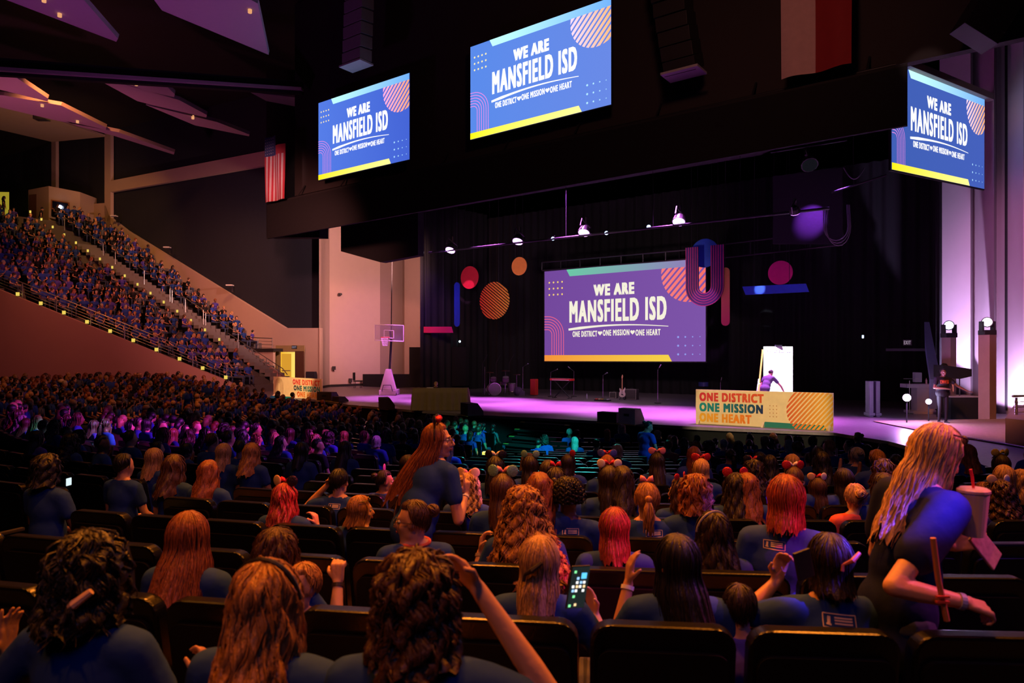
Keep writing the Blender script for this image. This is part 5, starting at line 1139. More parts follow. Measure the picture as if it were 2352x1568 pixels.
def print_tag(shirt, parent, scale=1.0, x0=0.0, z0=.93, tilt=0, sk=None, front=False, mt=None):
    """small framed print high on the back of the T-shirt, wrapped on the cloth"""
    bvh = BVHTree.FromPolygons([v.co for v in shirt.data.vertices], [tuple(p.vertices) for p in shirt.data.polygons]); mb = MB()
    def pr(x, z):
        x, z = x*math.cos(tilt)-z*math.sin(tilt)+x0, x*math.sin(tilt)+z*math.cos(tilt)+z0; hit = bvh.ray_cast(Vector((x, 1.2 if front else -1.2, z)), Vector((0, -1 if front else 1, 0)))
        return (hit[0]+Vector((0, .003 if front else -.003, 0))) if hit[0] else Vector((x, -.13, z))
    def strip(xa, za, xb, zb, w_):
        n = 6; L = math.hypot(xb-xa, zb-za); nx, nz = -(zb-za)/L*w_/2, (xb-xa)/L*w_/2
        for i in range(n):
            a, b = i/n, (i+1)/n; A_ = (xa+(xb-xa)*a, za+(zb-za)*a); B_ = (xa+(xb-xa)*b, za+(zb-za)*b)
            mb.add([pr(A_[0]+nx, A_[1]+nz), pr(B_[0]+nx, B_[1]+nz), pr(B_[0]-nx, B_[1]-nz), pr(A_[0]-nx, A_[1]-nz)], [(0, 1, 2, 3)])
    W, H_ = .056*scale, .021*scale
    for q in ((-W, -H_, W, -H_), (W, -H_, W, H_), (W, H_, -W, H_), (-W, H_, -W, -H_)): strip(*q, .0035*scale)
    for z in (.010, .002, -.007): strip(-.018*scale, z*scale, .044*scale, z*scale, .0048*scale)
    strip(-.038*scale, -.012*scale, -.036*scale, .013*scale, .010*scale); strip(-.046*scale, -.010*scale, -.030*scale, -.012*scale, .005*scale)
    mb.build('shirt_print', mt or M_print, parent)
def wristband(p, ax, parent, c=(.8, .75, .7), r=.030, nm='wristwatch', face=True):
    ax = Vector(ax).normalized(); m = MB(); m.tube([p-ax*.009, p+ax*.009], r, 16, False); m.tube([p-ax*.009, p+ax*.009], r*1.06, 16, True); m.build(nm, mat('band%s' % str(c), c, .5), parent, smooth=False)

def rot_to(x, y, ty=(CC.x, CC.y)): return math.atan2(-(ty[0]-x), ty[1]-y)
def solve_row(px, k, back=.22):
    """where the sight line at px meets seating row k (nearer intersection)"""
    u = (px-HX)/F; r = R0-ROW*k-back
    # |(uY-cx, Y-cy)|=r
    a = u*u+1; b = -2*(u*CC.x+CC.y); c = CC.x**2+CC.y**2-r*r; D = b*b-4*a*c
    if D < 0: return None
    Y = (-b-math.sqrt(D))/(2*a); return (u*Y, Y)
def auto_row(px, py, rows=range(-1, 20)):
    best = None
    for k in rows:
        q = solve_row(px, k)
        if not q or q[1] < 1: continue
        zf = floor_z(*q); pt = HY-(zf+1.27)/q[1]*F
        if best is None or abs(pt-py) < best[0]: best = (abs(pt-py), k, q)
    return best[1], best[2]
PEOPLE = []
def person(label, px, py, k=None, style='straight', hair='brown', shirt='navy', skin=0, arms=(None, None), kind='sit', face=False, hi=True, lean=.05, side=0, yaw=0, pitch=0, twist=0, roll=0, turn=0, Y=None, z=None, group=None, vox=None, tagp=None, extra=None, w=1.0, hairkw={}, cat='person', sc_=None, sleeve=.52, dress=False, puff=0, legs=None, face_to=None, pants=None):
    if Y is not None: x, y = (px-HX)/F*Y, Y
    elif k is None: k, (x, y) = auto_row(px, py)
    else: x, y = solve_row(px, k)
    zf = floor_z(x, y) if z is None else z
    zt = -(py-HY)/F*y; H0 = 1.30 if kind == 'sit' else 1.72
    s = sc_ or max(.84, min(1.12, (zt-zf)/H0))
    rz = (rot_to(x, y) if face_to is None else rot_to(x, y, face_to))+turn
    t = thing('person', label, cat, (x, y, zf), rz, group); t.scale = (s, s, s)
    t.matrix_basis = Matrix.Translation((x, y, zf)) @ Matrix.Rotation(rz, 4, 'Z') @ Matrix.Scale(s, 4)
    sk = skeleton(kind, lean, side, yaw, pitch, twist, roll)
    has = any(a is not None for a in arms)
    bp = body_prims(sk, arms, hands=hi and has or has, w=w, legs=True)
    me = blob(bp, vox or (.0065 if has and hi else .013 if hi else .018), 'body', 2, .45, [M_skin[skin], M_skin[skin], M_jeans, M_dark], tags=(kind != 'sit'), dec=.3 if has and hi and not vox else 1)
    if pants: me.materials[2] = M_shirt[pants]
    b = bpy.data.objects.new('body', me); col.objects.link(b); b.parent = t
    sm = blob(shirt_prims(sk, w, sleeve, dress, puff), .017 if hi else .024, 'shirt', 3, .5, [M_shirt[shirt]]); so = bpy.data.objects.new('dress' if dress else 'shirt', sm); col.objects.link(so); so.parent = t
    if style:
        hm = make_hair(style, hi, R.randint(0, 99) if not hairkw.get('seed') else 0, **hairkw).build('hair', [hair_mat(hair), hair_mat(hair)], None, smooth=True); hm.parent = t
        g = sk['Mh']; hm.matrix_basis = g
    if face: face_parts(sk['Mh'], t)
    if tagp: print_tag(so, t, **(tagp if isinstance(tagp, dict) else {}))
    if extra: extra(t, sk)
    PEOPLE.append((x, y)); return t, sk
# helper to state an arm target in the person's own frame from a point of the photograph at a depth
def local_of(px, py, Y, base, rz, s): 
    return Matrix.Scale(1/s, 4) @ Matrix.Rotation(-rz, 4, 'Z') @ (P(px, py, Y)-Vector(base))

# ================================================================== THEATRE SEATS
M_vinyl = mat('seat_vinyl', (.0035, .0035, .0035), .30, var=.15, bump=.06, bs=90, spec=.35)
M_shell2 = mat('seat_shell', (.003, .003, .003), .7, spec=.2)
M_arm = mat('armrest_grey', (.05, .045, .045), .5)
def rrect(w_, z0, z1, r, y):
    o = []
    for cx, cz, a0 in ((w_-r, z1-r, 0), (-(w_-r), z1-r, PI/2), (-(w_-.03), z0+.03, PI), (w_-.03, z0+.03, 1.5*PI)):
        rr_ = r if cz > (z0+z1)/2 else .03
        for i in range(6): a = a0+PI/2*i/5; o.append((cx+rr_*math.cos(a), y, cz+rr_*math.sin(a)))
    return o
def tiltb(p, a=.16): 
    x, y, z = p; return (x, y-(z-.4)*a, z)
def seat_meshes():
    out = {}
    m = MB(); m.prism([tiltb(p) for p in rrect(.262, .40, .95, .075, -.20)], (0, .075, 0)); out['backrest'] = m
    m = MB(); m.prism([tiltb(p) for p in rrect(.235, .34, .86, .05, -.222)], (0, .03, 0)); out['back_shell'] = m
    m = MB(); m.prism([(-.23, -.14, .36), (.23, -.14, .36), (.225, .28, .40), (-.225, .28, .40)], (0, 0, .085)); out['seat'] = m
    return out
proto = {}
def chair_proto():
    t = thing('theater_seat', None, 'seat'); ms = seat_meshes()
    ms['backrest'].build('backrest', M_vinyl, t, bevel=.014); ms['back_shell'].build('back_shell', M_shell2, t); ms['seat'].build('seat', M_vinyl, t, bevel=.02)
    for sg in (-1, 1):
        m = MB(); m.box((sg*.272, .04, .60), (.045, .36, .03)); m.build('armrest', M_arm, t, bevel=.008)
        m = MB(); m.prism([(sg*.272-.015, -.16, 0), (sg*.272-.015, .12, 0), (sg*.272-.015, .16, .585), (sg*.272-.015, -.14, .585)], (.03, 0, 0)); m.build('side_panel', M_shell2, t)
    return t
CP = chair_proto()
def aisle_x(y): return -4.3+3.8*(y-6)/15.0     # left edge of the aisle at depth y
SEATS = []
ORD = 'first second third fourth fifth sixth seventh eighth ninth tenth eleventh twelfth thirteenth fourteenth fifteenth sixteenth seventeenth eighteenth nineteenth twentieth'.split()
def ordw(i): 
    i = max(0, i)
    if i < 20: return ORD[i]
    t_, u_ = divmod(i+1, 10); tens = {2: 'twenty', 3: 'thirty', 4: 'forty', 5: 'fifty'}[min(t_, 5)]
    return tens+'-'+ORD[u_-1] if u_ else tens.replace('ty', 'tieth')
for k in range(-1, 20):
    r = R0-ROW*k-.22; da = .56/r; off = (.57-CC.x)/r if k == 0 else R.uniform(-.5, .5)*da
    n = int(PI*1.1/da)
    for i in range(-n, n):
        a = off+i*da
        if not -2.0 < a < .55: continue
        x, y = CC.x+r*math.sin(a), CC.y-r*math.cos(a)
        if y < 1 or abs(x/y) > .80 or y > 36.8: continue
        ds = -((Vector((x, y, 0))-A).dot(N))
        if ds < 2.0 or x > 7.6-(.0 if y > 6 else 0): continue
        ax_ = aisle_x(y)
        if ax_-.15 < x < ax_+1.25: continue
        if y > 15.5 and -1.6 < x < 1.0 and x > ax_: 
            if y > 17.6: continue
        SEATS.append((x, y, k, a, 'left' if x < ax_ else 'main'))
SEATS.sort(key=lambda s: s[1])
IDX = {}
for s_ in SEATS: IDX.setdefault((s_[2], s_[4]), []).append(s_)
for q in IDX.values(): q.sort(key=lambda s: abs(s[0]-aisle_x(s[1])))
def seat_words(x, y, k=None):
    """block, seat counted from the aisle and row counted from the camera"""
    s_ = min(SEATS, key=lambda s: (s[0]-x)**2+(s[1]-y)**2); q = IDX[(s_[2], s_[4])]
    return ('outer block' if s_[4] == 'left' else 'central block'), ordw(q.index(s_)), ordw(s_[2]+1)
def far_visible(s): return True
NS = 285
lab_row = {-1: 'row nearest the camera', 0: 'second row', 1: 'third row', 2: 'fourth row', 3: 'fifth row', 4: 'sixth row'}
used = False
for x, y, k, a, blk in SEATS[:NS]:
    o = CP if not used else copy_tree(CP); used = True
    o.location = (x, y, floor_z(x, y)); o.rotation_euler = (0, 0, -(-a)) if False else (0, 0, rot_to(x, y))
    bk, sn, rn = seat_words(x, y)
    o['label'] = 'black padded seat of the %s, %s from the aisle, %s row from the camera' % (bk, sn, rn)
    o['group'] = 'theater seats of the %s' % bk
mb = MB()
for x, y, k, a, blk in SEATS[NS:]:
    M_ = Matrix.Translation((x, y, floor_z(x, y))) @ Matrix.Rotation(rot_to(x, y), 4, 'Z')
    for c, d in (((0, -.2, .66), (.5, .07, .56)), ((0, .07, .4), (.46, .42, .09)), ((.27, .0, .3), (.03, .3, .6))):
        t_ = MB(); t_.box(c, d); mb.add([M_ @ Vector(v) for v in t_.v], t_.f)
o = mb.build('distant_seats', M_vinyl); tag(o, 'rows of dark theater seats under the distant floor audience', 'seats', kind='stuff')
# number plate on a seat of the left block and lit end panels along the aisle
cand_ = []
for s_ in SEATS[:NS]:
    M_ = Matrix.Translation((s_[0], s_[1], floor_z(s_[0], s_[1]))) @ Matrix.Rotation(rot_to(s_[0], s_[1]), 4, 'Z'); p = M_ @ Vector((0, -.262, .83)); cand_.append((abs(HX+p.x/p.y*F-770)+abs(HY-p.z/p.y*F-1068)*1.2, M_))
M_ = min(cand_, key=lambda q: q[0])[1]; fl = Flat(M_ @ Vector((-.06, -.288, .80)), M_.to_3x3() @ Vector((.12, 0, 0)), M_.to_3x3() @ Vector((0, -.009, .06)))
mb = MB(); fl.text(mb, '101', 0, 0, 1, 1, .02, .012); tag(mb.build('row_number', mat('number_grey', (.7, .65, .62), .6)), 'pale section number printed on a dark seat back left of the aisle', 'sign')
M_endl = mat('end_panel_tan', (.55, .45, .12), .5)
for i, (px, py, Y, w_, h_, lb) in enumerate(((525, 1213, 7.5, .155, .33, 'lit yellow seat end panel beside the auburn-haired woman, largest of the aisle'), (845, 1116, 12.6, .14, .30, 'lit yellow seat end panel right of the numbered seat'), (1112, 1043, 19.0, .11, .16, 'tiny lit seat end panel furthest down the aisle'), (200, 1262, 5.9, .18, .15, 'slanted lit seat end panel nearest the camera'), (374, 1218, 6.7, .10, .10, 'small slanted lit seat end panel half hidden by hair'), (432, 845, 37.0, .2, .2, 'x'))[:5]):
    p = P(px, py, Y); rz = .35; t = thing('seat_end_panel', lb, 'seat panel', p, rz)
    m = MB(); m.prism([(-w_/2, 0, -h_/2), (w_/2*.9, 0, -h_/2), (w_/2, 0, h_/2), (-w_/2*.95, 0, h_/2*(.75 if i < 3 else .1))], (0, .06, 0)); m.build('panel', M_endl, t)
    m = MB(); m.tube([(0, -.005, h_*.22), (0, .0, h_*.22)], min(w_, h_)*.12, 10); m.build('row_badge', M_dark, t)
    m = MB(); m.box((0, -.02, h_/2+.012), (w_*1.05, .09, .018)); m.build('lamp_hood', M_dark, t)
    m = MB(); m.box((0, -.03, h_/2-.004), (w_*.7, .02, .008)); m.build('lamp', emat('aisle_lamp', (1, .8, .2), 10), t)
    d = bpy.data.lights.new('aisle_glow', 'AREA'); d.energy = 1.5*w_*h_/.05; d.color = (1, .78, .12); d.size = w_*.8; d.shape = 'RECTANGLE'; d.size_y = .02
    o = bpy.data.objects.new('aisle_glow', d); col.objects.link(o); o.location = p+Vector((0, -.09, h_/2+.0)); o.rotation_euler = (math.radians(35), 0, 0)

# ---------------------------------------------------------------- the individually posed audience
V = Vector
def ex(*fs):
    def f(t, sk):
        for g in fs: g(t, sk)
    return f
def g_glasses(t, sk): glasses(sk['Mh'], t)
def g_sun_up(t, sk): glasses(sk['Mh'], t, True, .085)
def g_ears(*a, **k): return lambda t, sk: ears_band(sk['Mh'], t, *a, **k)
def g_watch(i, c=(.8, .75, .7), nm='wristwatch', q=.93): 
    def f(t, sk): sh, el, wr = sk['js'][i]; wristband(el.lerp(wr, q), wr-el, t, c, .0285, nm)
    return f
def g_headband(c):
    def f(t, sk):
        H = lambda x, y, z: sk['Mh'] @ Vector((x, y, z)); m = MB(); m.tube([H(.104*math.cos(a), .0-.03*math.sin(a), .02+.118*math.sin(a)) for a in [PI*i/16 for i in range(17)]], .007, 6); m.build('headband', mat('hb'+str(c), c, .5), t)
    return f
def g_clip(c, x=.03, z=0.0, s=1):
    def f(t, sk):
        H = lambda x_, y, z_: sk['Mh'] @ Vector((x_, y, z_)); m = MB()
        m.tube([H(x-.03*s, -.135, z-.02*s), H(x, -.15, z), H(x+.035*s, -.135, z+.028*s)], [.006*s, .011*s, .008*s], 8); m.tube([H(x-.03*s, -.135, z-.02*s), H(x-.034*s, -.135, z-.045*s)], .007*s, 6); m.build('hair_clip', mat('clip'+str(c), c, .4), t)
    return f
# one raised forearm etc.: (elbow, wrist, finger direction, palm normal, curl, pointing)
person('woman with dark bun-tied hair and a pale hair clip, hands joined in the near corner', 190, 1290, Y=2.15, style='curlybob', hair='black', shirt='navy', skin=1, w=1.05, sc_=.97,
       hairkw=dict(vol=1.28, L=.14), arms=((V((-.44, .02, .70)), V((-.345, .05, .90)), V((.05, .1, 1)), V((1, 0, 0)), .15, True), (V((.26, .12, .66)), V((.30, .16, .80)), V((.1, .4, .9)), V((-1, .2, 0)), 1.1)), extra=ex(g_clip((.85, .55, .42), .055, -.03, 1.3), g_watch(0, (.55, .35, .15), 'bracelet', .9)), yaw=.1)
t, sk = person('woman with long golden waves and a thin headband in the nearest row', 600, 1300, Y=1.95, style='wavy', hair='golden', hairkw=dict(L=.30, vol=1.04), extra=ex(g_headband((.02, .02, .02))), w=1.08, turn=-.05)
person('woman with dark bobbed curls resting a raised hand on her head, nearest row', 950, 1296, Y=1.85, style='curlybob', hair='brown', hairkw=dict(L=.15, vol=1.2, wave=.018), w=1.12,
       arms=(None, (V((.40, .10, .86)), V((.155, .13, 1.20)), V((-.55, -.1, .65)), V((-.5, -.6, -.2)), .5)), turn=.05, sleeve=.45)
person('woman with sleek auburn hair parted in the middle, behind the golden-haired woman', 425, 1180, 0, style='long', hair='auburn', hairkw=dict(L=.30, flare=.35), yaw=.05)
person('woman with tousled brown waves behind the headband wearer', 628, 1222, 0, style='wavy', hair='brown', hairkw=dict(vol=1.08), arms=(None, (V((.27, .10, .78)), V((.235, .22, 1.0)), V((-.1, .15, 1)), V((0, 1, 0)), 1.5)), extra=ex(g_watch(1, (.03, .02, .02), 'bracelet', .95)))
person('woman in eyeglasses with a high bun turned in profile, pink necklace', 955, 1152, 1, style='bun', hair='brown', face=True, yaw=1.35, twist=.25, extra=ex(g_glasses, lambda t, sk: [MB().tube([sk['nb']+Vector((.085*math.cos(a), .07*math.sin(a)+.0, -.0+.012*math.sin(a))) for a in [2*PI*i/20 for i in range(21)]], .011, 8).build('beaded_scarf', mat('scarf_pink', (.75, .12, .10), .6, bump=.6, bs=200), t)]), tagp=dict(x0=.07, z0=.975), turn=.1, w=1.05)
person('tall woman with long auburn hair, red bow headband and glasses, leaning between rows', 945, 1062, Y=4.65, kind='stand', style='long', hair='auburn', face=True, lean=.42, side=.08, yaw=-1.0, pitch=-.2, turn=-.45, hairkw=dict(L=.42, flare=.3, back=.25), sc_=.97, extra=ex(g_glasses, g_ears('black', 'black', 'red', glit=1), g_watch(1)),
       arms=(None, (V((.27, .18, 1.02)), V((.20, .34, 1.16)), V((.05, .1, 1)), V((-1, 0, 0)), .9, True)), shirt='navy')
person('blonde woman with half-tied hair reading a bright phone', 1237, 1238, 0, style='straight', hair='blonde', hairkw=dict(L=.22, vol=1.02), arms=(None, (V((.34, .10, .70)), V((.25, .30, .86)), V((-.25, .2, 1)), V((-.6, -.4, .3)), .55)), yaw=-.15, extra=ex(g_clip((.03, .02, .02), 0, .01, 1.2)))
person('dark-haired woman raising an open hand beside her cheek, white watch', 1560, 1235, 0, style='long', hair='black', skin=1, face=True, yaw=.55, hairkw=dict(L=.32, vol=1.03), arms=((V((-.26, .10, .80)), V((-.205, .20, 1.03)), V((.12, .1, 1)), V((1, .25, 0)), .35), None), extra=ex(g_watch(0)), w=1.08)
person('woman with pinned grey-brown hair holding a small phone at her ear', 1912, 1232, 0, style='straight', hair='dark', hairkw=dict(L=.12), arms=((V((-.36, .10, .90)), V((-.17, .19, 1.05)), V((.22, .05, 1)), V((.3, -1, 0)), .7), None), tagp=dict(scale=1.15, x0=.0, z0=.975, tilt=-.08), w=1.22, skin=1, extra=ex(g_clip((.45, .12, .05), .03, .05, 1)), yaw=.05)
tw_, skw = person('woman standing in a navy dress with long pink-blonde hair, sunglasses on her head', 2056, 972, Y=2.75, kind='stand', style='long', hair='pinkblonde', face=True, yaw=.05, pitch=.28, turn=-1.35, hairkw=dict(L=.40, vol=1.0, flare=-.05, wave=.004, back=.0, drape=.35), shirt='dress', dress=True, sleeve=.6, puff=.014,
       arms=((V((-.24, .10, 1.10)), V((-.07, .31, 1.17)), V((.25, .9, .25)), V((.9, -.3, 0)), .8), (V((.25, -.20, 1.13)), V((.31, .04, 1.08)), V((.05, .9, -.3)), V((-.4, 0, -1)), .9)), extra=ex(g_sun_up, g_watch(1, (.25, .3, .6))), skin=0, w=.92, lean=.26, sc_=.985)
person('woman with a great mass of curly golden hair and a black headband', 1205, 1128, 1, style='curly', hair='golden', hairkw=dict(L=.36, vol=1.15, flare=.7, wave=.022), yaw=.45, face=True, arms=((V((-.30, .05, .66)), V((-.28, .18, .90)), V((.1, .1, 1)), V((1, 0, 0)), .8), None), extra=ex(g_headband((.015, .015, .015)), g_watch(0, (.35, .25, .2), 'bracelet')))
person('woman with straight magenta-lit bobbed hair in the third row', 1412, 1170, 1, style='straight', hair='red', hairkw=dict(L=.19), shirt='navy')
person('dark wavy-haired person with a beaded headband beside the magenta-haired woman', 1642, 1182, 1, style='wavy', hair='dark', hairkw=dict(L=.2, vol=1.05), yaw=.35, extra=ex(g_headband((.3, .3, .32))))
person('woman in a bright blue shirt with red bob and raised sunglasses, turned aside', 1805, 1113, 1, style='straight', hair='red', hairkw=dict(L=.15), shirt='blue', yaw=-.1, turn=-.35, tagp=dict(scale=.9, x0=-.05, z0=.975), extra=ex(g_sun_up), sc_=1.06)
person('person with round dark curls and a printed shirt, fourth row', 1305, 1110, 2, style='afro', hair='black', skin=2, tagp=dict(x0=.02, z0=.975), w=1.1, extra=ex())
person('woman with a ponytail and a peach bow headband', 1487, 1112, 2, style='tail', hair='golden', tagp=dict(x0=.04, z0=.975), extra=ex(g_ears('none', 'none', 'pink')), w=1.05)
person('dark long-haired woman wearing white pompon and red bow headwear', 1400, 1072, 3, style='straight', hair='dark', tagp=dict(x0=.05, z0=.975), extra=ex(g_ears('white', 'white', 'red', r=.036)))
person('brown-haired woman in profile with cherry pompon headband', 1567, 1100, 3, style='wavy', hair='brown', face=True, yaw=.95, extra=ex(g_ears('red', 'red', None, r=.030, glit=1)))
person('dark wavy-haired woman lit violet, wearing red disc headband', 1692, 1092, 3, style='wavy', hair='dark', hairkw=dict(vol=1.1), extra=ex(g_ears('red', 'red', None, tilt=.01)), w=1.1)
person('curly pink-lit blonde with cream disc headband and peach bow', 1073, 1092, 3, style='curly', hair='blonde', hairkw=dict(L=.2, wave=.014), extra=ex(g_ears('tan', 'tan', 'pink', r=.045)), shirt='blue')
person('short-haired man touching the back of his head, printed shirt', 776, 1078, 3, style='short', hair='black', shirt='navy', w=1.2, tagp=dict(x0=.0, z0=.975), arms=((V((-.33, .02, .93)), V((-.12, .03, 1.15)), V((.55, -.1, .75)), V((.7, -.3, -.2)), .4), None))
person('woman with flowing red hair and black discs with a red bow', 650, 1112, 2, style='wavy', hair='red', hairkw=dict(L=.22), extra=ex(g_ears('tan', 'black', 'red', r=.045)), arms=(None, (V((.26, .16, .74)), V((.25, .10, .95)), V((-.3, .1, 1)), V((-.5, 0, 0)), .8)))
person('straight-haired blonde looking sideways with sunglasses on her head', 822, 1140, 2, style='straight', hair='golden', face=True, yaw=-1.0, hairkw=dict(L=.14), extra=ex(g_sun_up))
person('pink-lit woman in profile wearing tall purple ears', 880, 1082, 4, style='bun', hair='dark', skin=1, face=True, yaw=-1.1, extra=ex(g_ears('purple', 'none', None, r=.05)), shirt='blue')
person('teal-lit woman looking towards the stage in profile', 935, 1046, 5, style='straight', hair='dark', face=True, yaw=-.8, hairkw=dict(L=.2), shirt='blue')
person('woman in coral with pinned-up hair and a dark claw clip', 1967, 1114, 3, style='bun', hair='pinkblonde', shirt='coral', extra=ex(g_clip((.03, .01, .03), .02, .03, 1.3)), yaw=-.1)
person('woman with straight brown hair and mismatched disc headband', 1880, 1100, 4, style='straight', hair='brown', extra=ex(g_ears('tan', 'white', 'red', r=.04)))
person('person with violet-blue lit straight hair in the sixth row', 1942, 1078, 4, style='straight', hair='dark', shirt='blue')
person('person with curly hair and pale discs at the edge by the standing woman', 2300, 1108, 3, style='curly', hair='brown', shirt='purple', tagp=dict(x0=.12, z0=.975), extra=ex(g_ears('tan', 'white', None, r=.04)), w=1.1)
person('blonde person in a purple shirt at the very edge of the picture', 2352, 1080, 4, style='wavy', hair='blonde', shirt='purple')
person('woman with a brown ponytail beyond the sequinned headbands', 2262, 1120, 4, style='tail', hair='auburn')
person('child in a tan cap peering between the near seats', 704, 1318, 0, style='short', hair='golden', sc_=.80, turn=2.6, face=True)
person('person in lilac at the gap between two near seat backs', 1700, 1372, 0, style='short', hair='dark', sc_=.78, shirt='purple', hairkw=dict())
# the lit phone held by the blonde woman
ph = P(1327, 1347, 2.42); t = thing('smartphone', 'smartphone with a glowing home screen held up in the second row', 'phone', ph)
e1, e2 = Vector((.92, .30, -.05)).normalized(), Vector((.16, .05, .98)).normalized(); axn = (e1, e1.cross(e2), e2)
m = MB(); m.box(ph, (.070, .008, .148), axn); part(m.build('phone_body', M_case, bevel=.003), t)
fl = Flat(ph-e1*.033-e2*.071-e1.cross(e2)*.0, e1*.066, e2*.142); 
if fl.n.y > 0: fl.n = -fl.n
m = MB(); fl.poly(m, [(0, 0), (1, 0), (1, 1), (0, 1)], .0065); part(m.build('display', emat('phone_screen', (.015, .02, .02), 1)), t)
for nm, c, it in (('app_icon', (.9, .9, .9), [(.18+.2*i, .42+.1*j) for i in range(4) for j in range(3) if (i*3+j) % 2]), ('app_icon', (.1, .5, .9), [(.72, .78)]), ('app_icon', (.2, .8, .3), [(.2, .88), (.3, .28), (.14, .06)]), ('app_icon', (.9, .6, .3), [(.45, .08), (.8, .52), (.4, .52)]), ('app_icon', (.3, .55, .9), [(.2, .42), (.6, .62), (.4, .72)])):
    m = MB()
    for x, y in it:
        s_ = .15 if (x, y) == (.72, .78) else .065; fl.poly(m, [(x-s_, y-s_*.48), (x+s_, y-s_*.48), (x+s_, y+s_*.48), (x-s_, y+s_*.48)], .0072)
    part(m.build(nm, emat('icon'+str(c), c, 1.6)), t)
p_ = P(1846, 1296, 2.45); m = MB(); m.box(p_, (.07, .012, .10), (Vector((.9, .3, .2)).normalized(), Vector((-.3, .9, 0)).normalized(), Vector((-.2, 0, 1)).normalized())); tag(m.build('small_phone', M_case, bevel=.004), 'dark phone pressed to the ear of the woman with pinned hair', 'phone')
p_ = P(158, 1106, 5.2); m = MB(); m.box(p_, (.035, .01, .055), (Vector((.8, .5, .2)).normalized(), Vector((-.5, .8, 0)).normalized(), UP)); tag(m.build('glowing_phone', emat('phone_white', (.7, .85, .9), 1.1), bevel=.003), 'small glowing phone held low among the dark empty seats', 'phone')
# cup, straw, second phone and pouch carried by the standing woman
cp = P(2236, 1178, 2.66); t = thing('drink_cup', 'tall pale drink cup with lid held by the standing woman', 'cup', cp)
m = MB(); m.tube([(0, 0, -.075), (0, 0, .07)], [.033, .046], 22); t.scale = (1.15, 1.15, 1.15); m.build('cup_body', mat('foam_cup', (.62, .48, .42), .6), t, smooth=False)
m = MB(); m.tube([(0, 0, .07), (0, 0, .078), (0, 0, .084)], [.049, .049, .040], 22); m.build('lid', mat('cup_lid', (.60, .42, .40), .3), t)
m = MB(); m.tube([(0, 0, .08), (-.004, 0, .12), (-.010, .0, .145)], .0045, 8); m.build('straw', mat('straw_red', (.75, .03, .05), .4), t)
m = MB(); pc = P(2262, 1256, 2.7); m.box(pc, (.080, .012, .150), (Vector((.55, .3, .6)).normalized(), Vector((-.3, .9, -.2)).normalized(), Vector((.6, 0, -.75)).normalized())); tag(m.build('patterned_phone', mat('phone_case_pink', (.65, .42, .38), .5, var=.5, vs_=60), bevel=.004), 'phone in a pale patterned case carried under the drink cup', 'phone')
st_ = thing('shoulder_strap', 'narrow striped bag strap hanging down the front of the navy dress', 'strap', P(2150, 1260, 2.5))
m = MB(); q = [P(2143, 1235, 2.42), P(2155, 1330, 2.42), P(2175, 1425, 2.42)]; m.tube(q, .010, 6); part(m.build('webbing', mat('strap_brown', (.45, .18, .07), .7)), st_)
for y in (1370, 1382): m = MB(); m.box(P(2165, y, 2.41), (.045, .012, .007)); part(m.build('strap_stripe', mat('stripe_red', (.65, .08, .04), .6)), st_)

